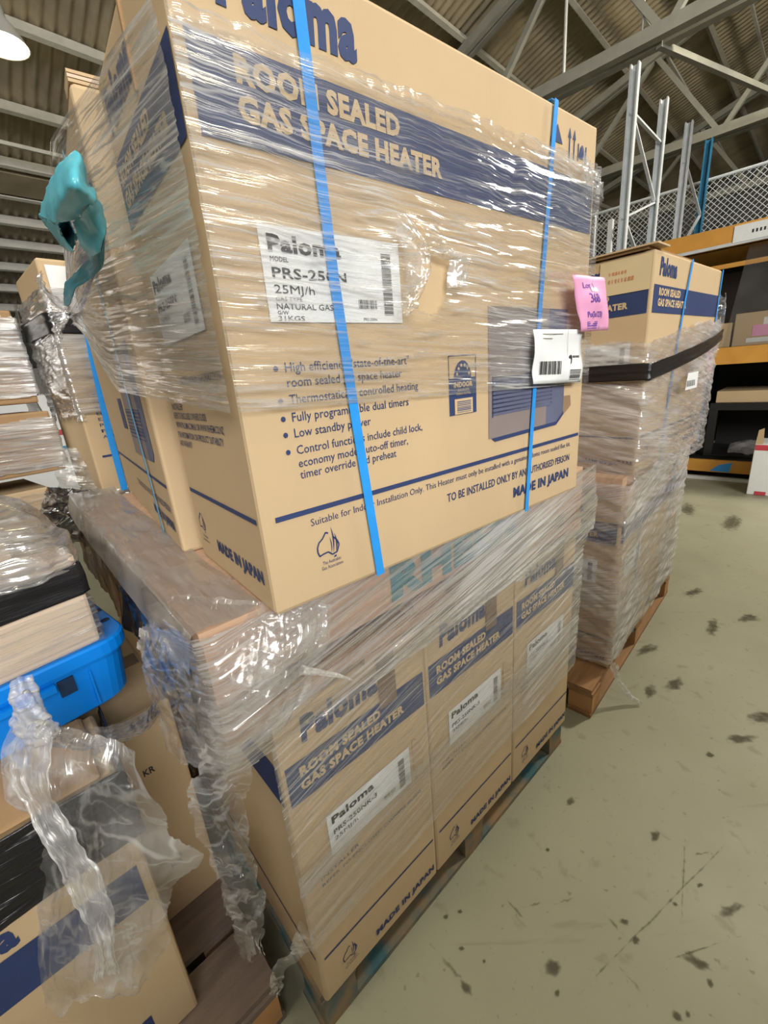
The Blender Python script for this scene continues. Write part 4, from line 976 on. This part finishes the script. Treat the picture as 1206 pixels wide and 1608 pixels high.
sheet('wrap_film', None, f_gw, 60, 30, .9, .1, 'film_hem', parent=cg)
# film bag bulging above the tape
Gw = lambda a, b, z: S3(a, b, z, GY, Vector((G0.x, G0.y, 0)))
g4 = interp_grid([[Gw(-.42, -.01, 1.16), Gw(-.20, -.012, 1.165), Gw(-.01, -.010, 1.17), Gw(.012, .10, 1.17), Gw(.012, .26, 1.165)],
                  [Gw(-.42, .03, 1.25), Gw(-.20, .02, 1.25), Gw(-.02, .02, 1.235), Gw(.015, .12, 1.235), Gw(.01, .27, 1.22)],
                  [Gw(-.42, .10, 1.33), Gw(-.24, .10, 1.33), Gw(-.08, .09, 1.29), Gw(-.02, .16, 1.29), Gw(-.02, .28, 1.27)],
                  [Gw(-.42, .20, 1.38), Gw(-.26, .19, 1.38), Gw(-.12, .18, 1.33), Gw(-.07, .22, 1.32), Gw(-.05, .29, 1.29)]])
sheet('film_bag', 'bulging film bag above the black tape of the carton on the tub', crumple(g4, .009, 18, 4, .006, 24, (.3, 1)), 90, 70, .7, .25, 'film_silver')
tag(soft_box('packing_carton', .42, .24, .20, 'cardboard_pale', None), 'pale carton inside the film bag above the black tape', 'box').matrix_world = frame(Gw(-.50, .06, 1.2015), GY)
tag(soft_box('packing_carton', .30, .22, .05, 'cardboard', None), 'thin brown carton on top of the film bag carton', 'box').matrix_world = frame(Gw(-.46, .07, 1.4025), GY)

# ---- film round the tub foot and the big drape
rope = [on_y(250, 1105, .80), on_y(228, 1132, .74), on_y(185, 1150, .68), on_y(140, 1158, .63), on_y(100, 1155, .59), on_y(66, 1148, .565)]
g5 = interp_grid([[p + K * .020 for p in rope], [p + Vector((.004, -.016, .008)) for p in rope], [p + Vector((.004, -.016, -.010)) for p in rope], [p - K * .022 for p in rope]])
sheet('film_rope', 'twisted white film rope under the front of the blue tub', crumple(g5, .004, 40, 3, .003, 60, (0, 1)), 100, 26, .5, .05, 'film_silver')
twist('film_twist', 'knotted film twist rising beside the blue tub handle', [(*on_y(60, 1145, .56), 1.2), (*on_y(48, 1120, .58), 1.0), (*on_y(38, 1095, .60), 1.1), (*on_y(36, 1065, .62), .8)], .016)
def dp(px, py, Y): return on_y(px, py, Y)
g6 = interp_grid([[dp(30, 1120, .60), dp(75, 1140, .575), dp(130, 1150, .56), dp(180, 1165, .55), dp(215, 1185, .55)],
                  [dp(2, 1190, .57), dp(60, 1210, .53), dp(120, 1220, .515), dp(180, 1240, .52), dp(250, 1260, .54)],
                  [dp(20, 1300, .545), dp(90, 1320, .50), dp(140, 1330, .50), dp(205, 1340, .52), dp(318, 1335, .56)],
                  [dp(22, 1430, .52), dp(80, 1440, .48), dp(135, 1440, .485), dp(200, 1430, .51), dp(275, 1415, .55)],
                  [dp(28, 1540, .50), dp(85, 1530, .465), dp(145, 1545, .475), dp(215, 1530, .50), dp(268, 1480, .54)],
                  [dp(25, 1640, .49), dp(90, 1600, .46), dp(150, 1570, .47), dp(212, 1562, .50), dp(262, 1510, .53)]])
sheet('film_drape', 'torn clear film draped over the lower left carton from the knot', crumple(g6, .007, 13, 7, .009, 14, (1, .15)), 130, 150, .35, .5, 'film_sheet', mask=ragged(.10, 8, 3, 'tr'))
g7 = interp_grid([[dp(30, 1125, .57), dp(85, 1150, .55)], [dp(10, 1220, .54), dp(80, 1235, .51)], [dp(60, 1310, .50), dp(130, 1330, .485)], [dp(105, 1400, .475), dp(170, 1400, .47)], [dp(140, 1470, .465), dp(180, 1460, .47)], [dp(150, 1540, .46), dp(185, 1530, .475)]])
sheet('film_drape', 'thick white folds of film hanging below the knot at the lower left', crumple(g7, .006, 24, 1, .008, 12), 50, 120, .12, .45, 'film_clump', mask=ragged(.10, 9, 5, 'lr'))
twist('film_knot', 'film knot at the top of the drape under the blue tub', [(*dp(28, 1125, .585), .8), (*dp(48, 1148, .555), 1.2), (*dp(70, 1152, .55), 1.2), (*dp(84, 1140, .555), .8)], .013)

# ================================================================== STACK BEHIND THE MAIN ONE
Y5 = .80; Q5 = Uw(-.075, 1.33, 0); Q5.z = 0
def S5(a, b, z, yaw=Y5): return Q5 + Vector((math.cos(yaw), math.sin(yaw), 0)) * a + Vector((-math.sin(yaw), math.cos(yaw), 0)) * b + K * z
pallet('pallet under the stack behind the main one', frame(S5(-.02, -.0, 0), Y5), 1.1, 1.1, .139, 'pallet_brown', deck=6)
for k in range(2):
    c = carton(('lower carton of the stack behind the main one', 'upper carton with black band and notice text behind the main stack')[k], frame(S5(0, 0, .14 + .99 * k), Y5), .88, .38, .985 if k == 0 else .80, 'cartons behind the main stack', seed=50 + k)
    if k:
        f = face_map('front', .88, .38)
        lettering(c, 'Paloma', f, .052, .70, .185, .054, 'navy_print', .05)
        rect(c, 'paper_sheet', face_map('front', .88, .38, EPS * 2), -.0 + .02, .12, .66, .78, 'paper_white')
        rect(c, 'printed_line', f, .03, .86, .144, .152, 'navy_print'); emblem(c, f, .12, .085, .045)
        for i, s in enumerate(('THIS INDOOR GAS', 'APPLIANCE MUST BE', 'ASSOCIATED WITH', 'END USERS ONLY', 'EXCEPT WHERE', 'PROHIBITED', 'FOR USE', 'AND WARRANTY')): lettering(c, s, f, .05, .36 - i * .021, .20 - .02 * (i % 3), .011, 'navy_print', .008)
        u5 = Vector((math.cos(Y5), math.sin(Y5), 0)); n5 = Vector((math.sin(Y5), -math.cos(Y5), 0)); pts = []
        for px, py in ((126, 480), (141, 560), (168, 680), (192, 768)):
            A = on_plane(px, py, Q5, n5) - Q5; pts.append((A.dot(u5), A.z - 1.13))
        strap(c, face_map('front', .88, .38, .03), pts, .022)
def f_5(s, t):
    z = 1.40 + .44 * t; w = .006 * fbm(Vector((s * 4, z * 34 + s * 5, 5)), 4) + .003 * fbm(Vector((s * 13, z * 80, 2)), 2)
    if s < .42: return S5(-.014 - w, .40 * (1 - s / .42), z)
    return S5(-.012 + .60 * (s - .42) / .58, -.016 - w, z)
sheet('stretch_film', 'silvery film round the upper carton behind the main stack', f_5, 120, 100, 1.0, .44, 'film_silver', mask=ragged(.10, 22, 6, 'b'), rot=.02)
def f_5b(s, t):
    z = 1.70 + .065 * t; w = .005 * fbm(Vector((s * 4, z * 60, 5)), 3)
    if s < .42: return S5(-.022 - w, .40 * (1 - s / .42), z + .012 * (1 - s / .42))
    return S5(-.02 + .60 * (s - .42) / .58, -.024 - w, z)
o = sheet('black_film_band', 'black film band high on the carton behind the main stack', f_5b, 80, 16, 1.0, .06, 'black_film'); o.modifiers.new('thickness', 'SOLIDIFY').thickness = .003
def f_5c(s, t):
    z = 1.31 - .20 * t; return S5(-.05 - .05 * t + .5 * s * (1 - .2 * t) + .02 * fbm(Vector((s * 9, t * 3, 4)), 3), -.03 - .06 * t + .35 * (1 - s) ** 4 + .015 * fbm(Vector((s * 20, t * 3, 4)), 3), z - .04 * s)
sheet('film_skirt', 'pleated loose film skirt at the foot of the carton behind the main stack', f_5c, 90, 50, .6, .2, 'film_side', mask=ragged(.2, 8, 3, 't'))
def f_5d(s, t):
    z = 1.16 - .24 * t; return S5(-.12 - .04 * math.sin(t * 3) + .12 * s + .03 * fbm(Vector((s * 5, t * 6, 14)), 3), -.06 + .40 * (1 - s) + .03 * fbm(Vector((s * 6, t * 5, 4)), 3), z)
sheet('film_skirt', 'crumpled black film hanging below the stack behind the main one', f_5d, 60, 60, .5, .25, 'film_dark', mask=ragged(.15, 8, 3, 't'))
# ================================================================== WRAPPED CARTONS FAR LEFT
def left_carton(label, px, py, Y, yaw, Wd, Dp, Ht, mat, seed, filmmat='film_silver', nm='wrapped_carton'):
    p = on_y(px, py, Y)                       # near right bottom corner
    t = thing(nm, label, 'box', frame(p + Vector((-math.cos(yaw), -math.sin(yaw), 0)) * Wd, yaw), 'wrapped cartons at the left')
    soft_box('carton_body', Wd, Dp, Ht, mat, t, seed=seed)
    def ff(s, q):
        w = .005 * fbm(Vector((s * 4, q * Ht * 40 + s * 4, seed)), 4); z = Ht * (.02 + .93 * q)
        if s < .7: return Vector((Wd * s / .7 + .008 * (s / .7), -.009 - w, z))
        return Vector((Wd + .010 + w, -.009 + Dp * (s - .7) / .3, z))
    sheet('wrap_film', None, ff, 80, 60, Wd + Dp, Ht, filmmat, parent=t, mask=ragged(.12, 6, seed, 'tb'))
    return t, p
t1, p1 = left_carton('wrapped brown carton at the left edge below the two leaning ones', 105, 736, 1.75, .86, .60, .40, .235, 'cardboard_dark', 61)
t2, p2 = left_carton('wrapped carton at the left edge, topmost of its pile', 62, 632, 1.80, .90, .60, .36, .34, 'cardboard_dark', 62)
t3, p3 = left_carton('brown carton under the wrapped one at the left edge', 98, 830, 1.72, .86, .60, .40, .185, 'cardboard', 63, 'film_hem')
left_carton('tall carton at the bottom of the pile at the left edge', 122, 905, 1.72, .86, .62, .42, .14, 'cardboard_dark', 64, 'film_hem')
# pile base so nothing hangs in the air
pb = on_y(122, 905, 1.72)
tag(soft_box('packing_crate', .60, .40, pb.z - .141, 'cardboard_dark', None), 'tall dark carton under the left pile, mostly hidden by the blue tub', 'box').matrix_world = frame(Vector((pb.x, pb.y, .14)) + Vector((-math.cos(.86), -math.sin(.86), 0)) * .61, .86)
pallet('pallet under the wrapped pile at the left edge', frame(Vector((pb.x, pb.y, 0)) + Vector((-math.cos(.86), -math.sin(.86), 0)) * .8, .86), .8, .6, .139, 'pallet_grey', deck=5)
g8 = interp_grid([[on_y(22, 470, 1.85), on_y(26, 480, 1.9), on_y(30, 500, 1.95)], [on_y(24, 540, 1.80), on_y(34, 550, 1.86), on_y(40, 560, 1.95)], [on_y(34, 610, 1.78), on_y(44, 610, 1.86), on_y(54, 622, 1.95)], [on_y(45, 650, 1.76), on_y(58, 655, 1.84), on_y(72, 662, 1.95)]])
sheet('film_skirt', 'grey film flaring out behind the topmost carton at the left edge', crumple(g8, .015, 10, 2), 30, 50, .2, .5, 'film_dusty', mask=ragged(.15, 6, 3, 'r'))
# far white wrapped load
wp = on_y(45, 790, 6.0)
wl = thing('wrapped_load', 'white wrapped pallet load with a red stripe in the far left background', 'load', frame(Vector((wp.x - .6, wp.y, 0)), .5))
soft_box('wrapped_body', 1.5, 1.1, 1.62, 'white_wrap', wl, bev=.06)
MB().box(.0 - .004, 1.504, -.004, 1.104, 1.02, 1.10).build('red_stripe', 'red_stripe', wl); MB().box(-.004, 1.504, -.004, 1.104, .80, .86).build('blue_stripe', 'strap_dull', wl)
bl_ = on_y(50, 545, 9.0)
for k, (dx, z0, z1) in enumerate(((0, 0, 2.2), (.0, 2.2, 2.9))): 
    tag(soft_box('stored_crate', 2.4, 1.0, z1 - z0 - .004, 'black_steel' if k else 'wall_panel', None), ('grey crate far behind the white wrapped load', 'black crate stacked on the grey crate far at the left')[k], 'crate').matrix_world = frame(Vector((bl_.x - 1.2, bl_.y, z0)), .5)

# ================================================================== PALLET RACKING AT THE RIGHT
RU = 6.15; YR = BY
def RM(u, v, z): return Matrix.Translation(B(u, v, z)) @ Matrix.Rotation(YR, 4, 'Z')
rk = thing('pallet_rack', 'orange beamed pallet rack with galvanised uprights beyond the right hand stack', 'rack', RM(0, 0, 0))
def upright(u, v, z1, mat, parent, z0=0.0):
    prof = [(-.045, -.035), (.045, -.035), (.045, .035), (.03, .035), (.03, -.02), (-.03, -.02), (-.03, .035), (-.045, .035)]
    m = MB(); m.extrude(prof, (u, v, z0), (u, v, z1), Vector((0, 1, 0)), Vector((-1, 0, 0)), True); return m.build('upright', mat, parent)
for u, v, z1 in ((6.2, 1.96, 4.42), (7.32, 1.95, 4.45)): upright(u, v, z1, 'galvanised', rk)
zz = [.3, 1.0, 1.7, 2.4, 3.0, 3.35, 4.0]
for i in range(len(zz) - 1):
    a, b = ((6.2, 1.96), (7.32, 1.95)) if i % 2 == 0 else ((7.32, 1.95), (6.2, 1.96))
    MB().bar((a[0], a[1], zz[i]), (b[0], b[1], zz[i + 1]), .035, .02).build('brace', 'galvanised', rk)
MB().bar((6.2, 1.96, 4.0), (7.32, 1.95, 4.0), .035, .02).build('brace', 'galvanised', rk)
for u in (6.2, 7.32): upright(u, -2.2, 2.9, 'galvanised', rk)
for z0, z1 in ((2.45, 2.64), (1.29, 1.465), (.092, .23)):
    MB().box(6.13, 6.18, -2.2, 1.92, z0, z1).build('beam', 'orange_steel', rk); MB().box(7.29, 7.34, -2.2, 1.92, z0, z1).build('beam', 'orange_steel', rk)
    MB().box(6.182, 7.288, -2.2, 1.90, z1 - .03, z1 - .005).build('shelf_deck', 'black_steel', rk)
    MB().box(6.125, 6.1295, -2.2, 1.92, z0 - .0, z0 + .03).build('beam_lip', 'galvanised', rk) if z0 > 1.5 else None
MB().box(7.36, 7.38, -2.2, 1.9, .25, 2.40).build('shade_panel', 'black_steel', rk)  # dark sheet added so the inside of the rack looks shaded
MB().box(6.119, 6.1285, .30, .88, 2.47, 2.62).build('beam_label', 'paper_white', rk)
m = MB(); 
for i in range(9): m.box(6.1175, 6.1185, .48 + i * .03, .495 + i * .03, 2.53, 2.56)
m.build('label_print', 'black_ink', rk)
mesh_obj('blue_tape', [(6.1285, .78, .105), (6.1285, .60, .10), (6.1285, .58, .215), (6.1285, .70, .18)], [(0, 1, 2, 3)], 'strap_blue', rk)
MB().box(6.10, 6.16, -2.2, 1.9, .0, .035).build('floor_rail', 'galv_white', rk)
# the rack standing back to back behind it
rk2 = thing('pallet_rack', 'second rack row behind, with one galvanised and one blue upright', 'rack', RM(0, 0, 0))
upright(8.15, 1.84, 4.4, 'galvanised', rk2); upright(9.1, 1.77, 4.42, 'blue_steel', rk2)
zz = [2.2, 2.75, 3.45, 3.95]
for i in range(3):
    a, b = ((8.15, 1.84), (9.1, 1.77)) if i % 2 else ((9.1, 1.77), (8.15, 1.84))
    MB().bar((a[0], a[1], zz[i]), (b[0], b[1], zz[i + 1]), .035, .02).build('brace', 'galvanised', rk2)
for z0 in (2.45, 1.3): MB().box(8.1, 8.15, -2.2, 1.8, z0, z0 + .16).build('beam', 'orange_steel', rk2)
# chain link guard standing above the racks
fn = thing('mesh_guard', 'chain link guard panel standing above the rack behind the uprights', 'fence', RM(9.25, 0, 0))
zt, zb, va, vb = 3.93, 2.9, -1.6, 3.9
MB().tube([(0, va, zt), (0, vb, zt)], .024).build('top_rail', 'galvanised', fn)
MB().tube([(0, va, zb), (0, vb, zb)], .02).build('bottom_rail', 'galvanised', fn)
for v in (3.4, .9, -1.5): MB().tube([(0, v, zb - .3), (0, v, zt + .02)], .024).build('post', 'galvanised', fn)
m = MB(); st = .085; h = zt - zb; n = int((vb - va + h) / st)
for i in range(-int(h / st) - 1, n):
    for sg in (1, -1):
        v0 = va + i * st if sg > 0 else va + i * st + h
        pts = []
        q0 = max(0, (va - v0) / sg if sg > 0 else (v0 - vb)); q1 = min(h, (vb - v0) if sg > 0 else (v0 - va))
        if q1 - q0 < .03: continue
        m.bar((0.004 * sg, v0 + sg * q0, zb + q0), (0.004 * sg, v0 + sg * q1, zb + q1), .007, .007)
m.build('chain_link', 'galvanised', fn)
pw = on_plane(960, 345, B(6.25, 0, 0), BU)
tag(MB().box(-.03, .03, -.025, .025, 2.0, 3.03).build('guard_post', 'galv_white'), 'short white post rising behind the top right hand carton', 'post').matrix_world = Matrix.Translation((pw.x, pw.y, 0)) @ Matrix.Rotation(YR, 4, 'Z')

# goods on the rack
def goods(label, u0, u1, v0, v1, z0, z1, mat, nm='stored_carton', cat='box'):
    t = thing(nm, label, cat, RM(u0, v0, z0)); soft_box('carton_body', u1 - u0, v1 - v0, z1 - z0, mat, t, bev=.006); return t
def gl(t, name, v0, v1, z0, z1, mat, e=.002): return mesh_obj(name, [(-e, v1, z0), (-e, v0, z0), (-e, v0, z1), (-e, v1, z1)], [(0, 1, 2, 3)], mat, t)
g_ = goods('brown carton with stacked white labels at the left of the middle shelf', 6.30, 6.9, .80, 1.16, 1.466, 1.72, 'cardboard')
for k in range(3): gl(g_, 'paper_label', .17, .27, .04 + .07 * k, .09 + .07 * k, 'paper_white')
g_ = goods('brown carton with a pink sheet and white labels on the middle shelf', 6.30, 6.9, .10, .78, 1.466, 1.80, 'cardboard')
gl(g_, 'pink_sheet', .24, .52, .09, .20, 'pink_paper', .004); gl(g_, 'paper_label', .30, .44, .20, .27, 'paper_white'); gl(g_, 'paper_label', .18, .56, .03, .075, 'paper_white'); gl(g_, 'paper_label', .18, .26, .08, .19, 'paper_white'); 
g_ = goods('dark carton further right on the middle shelf', 6.32, 6.9, -.70, .02, 1.466, 1.72, 'cardboard_dark')
gl(g_, 'paper_label', .2, .5, .05, .12, 'paper_white')
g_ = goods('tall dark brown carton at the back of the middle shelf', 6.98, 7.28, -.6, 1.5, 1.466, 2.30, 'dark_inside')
g_ = goods('long flat carton on the black crate of the bottom shelf', 6.42, 7.1, -.75, .86, .853, .985, 'cardboard')
cr = thing('steel_crate', 'black open steel crate on the bottom shelf of the rack', 'crate', RM(6.38, -.8, .231))
for q in ((0, .8, 0, 1.70, 0, .02), (0, .8, 0, 1.70, .54, .62), (.78, .8, 0, 1.70, .021, .539), (0, .05, 0, .05, .021, .539), (0, .05, 1.62, 1.70, .021, .539)): MB().box(*q).build('crate_panel', 'black_steel', cr)
def f_cr(s, t): p = B(6.46 + .3 * t, .68 - 1.1 * s, .262 + .13 * math.sin(t * 2.4) * (.6 + .4 * math.sin(s * 7)) + .03 * fbm(Vector((s * 9, t * 6, 3)), 4)); return p
sheet('film_heap', 'crumpled grey film heaped inside the black steel crate', f_cr, 60, 30, 1.1, .4, 'film_dusty')
g_ = goods('narrow black upright panel standing at the left of the bottom shelf', 6.36, 7.2, .98, 1.10, .231, 1.22, 'black_steel', 'upright_panel', 'cabinet')  # a plain black upright panel
def f_cl(s, t): return B(6.24 + .02 * math.sin(s * 5) * (1 - t), .80 - 2.2 * s - .10 * (t - .5) * (1 - s), 1.47 + .975 * t)
sheet('plastic_sheet', 'clear plastic sheet hanging in front of the rack goods', f_cl, 40, 20, 2.2, 1.0, 'clear_sheet', cat='plastic')
# white carton with red border on the floor
wc = thing('white_carton', 'white carton with red striped borders on the floor by the right edge', 'box', RM(5.62, -.72, 0.001))
soft_box('carton_body', .42, 1.10, .52, 'paper_white', wc)
MB().box(-.002, .0, .005, 1.095, .46, .515).build('red_border', 'red_stripe', wc)
for k in range(7): MB().box(-.002, .0, .02 + k * .155, .11 + k * .155, .004, .04).build('red_border', 'red_stripe', wc)
lettering(wc, 'P', lambda s, t: Vector((-.003, 1.09 - s, t)), .12, .38, .05, .06, 'red_stripe', .03)
MB().poly([(.02, 1.10, .52), (.02, 1.04, .52), (.0, 1.05, .68), (.0, 1.09, .66)]).build('carton_flap', 'cardboard', wc).modifiers.new('thickness', 'SOLIDIFY').thickness = .004
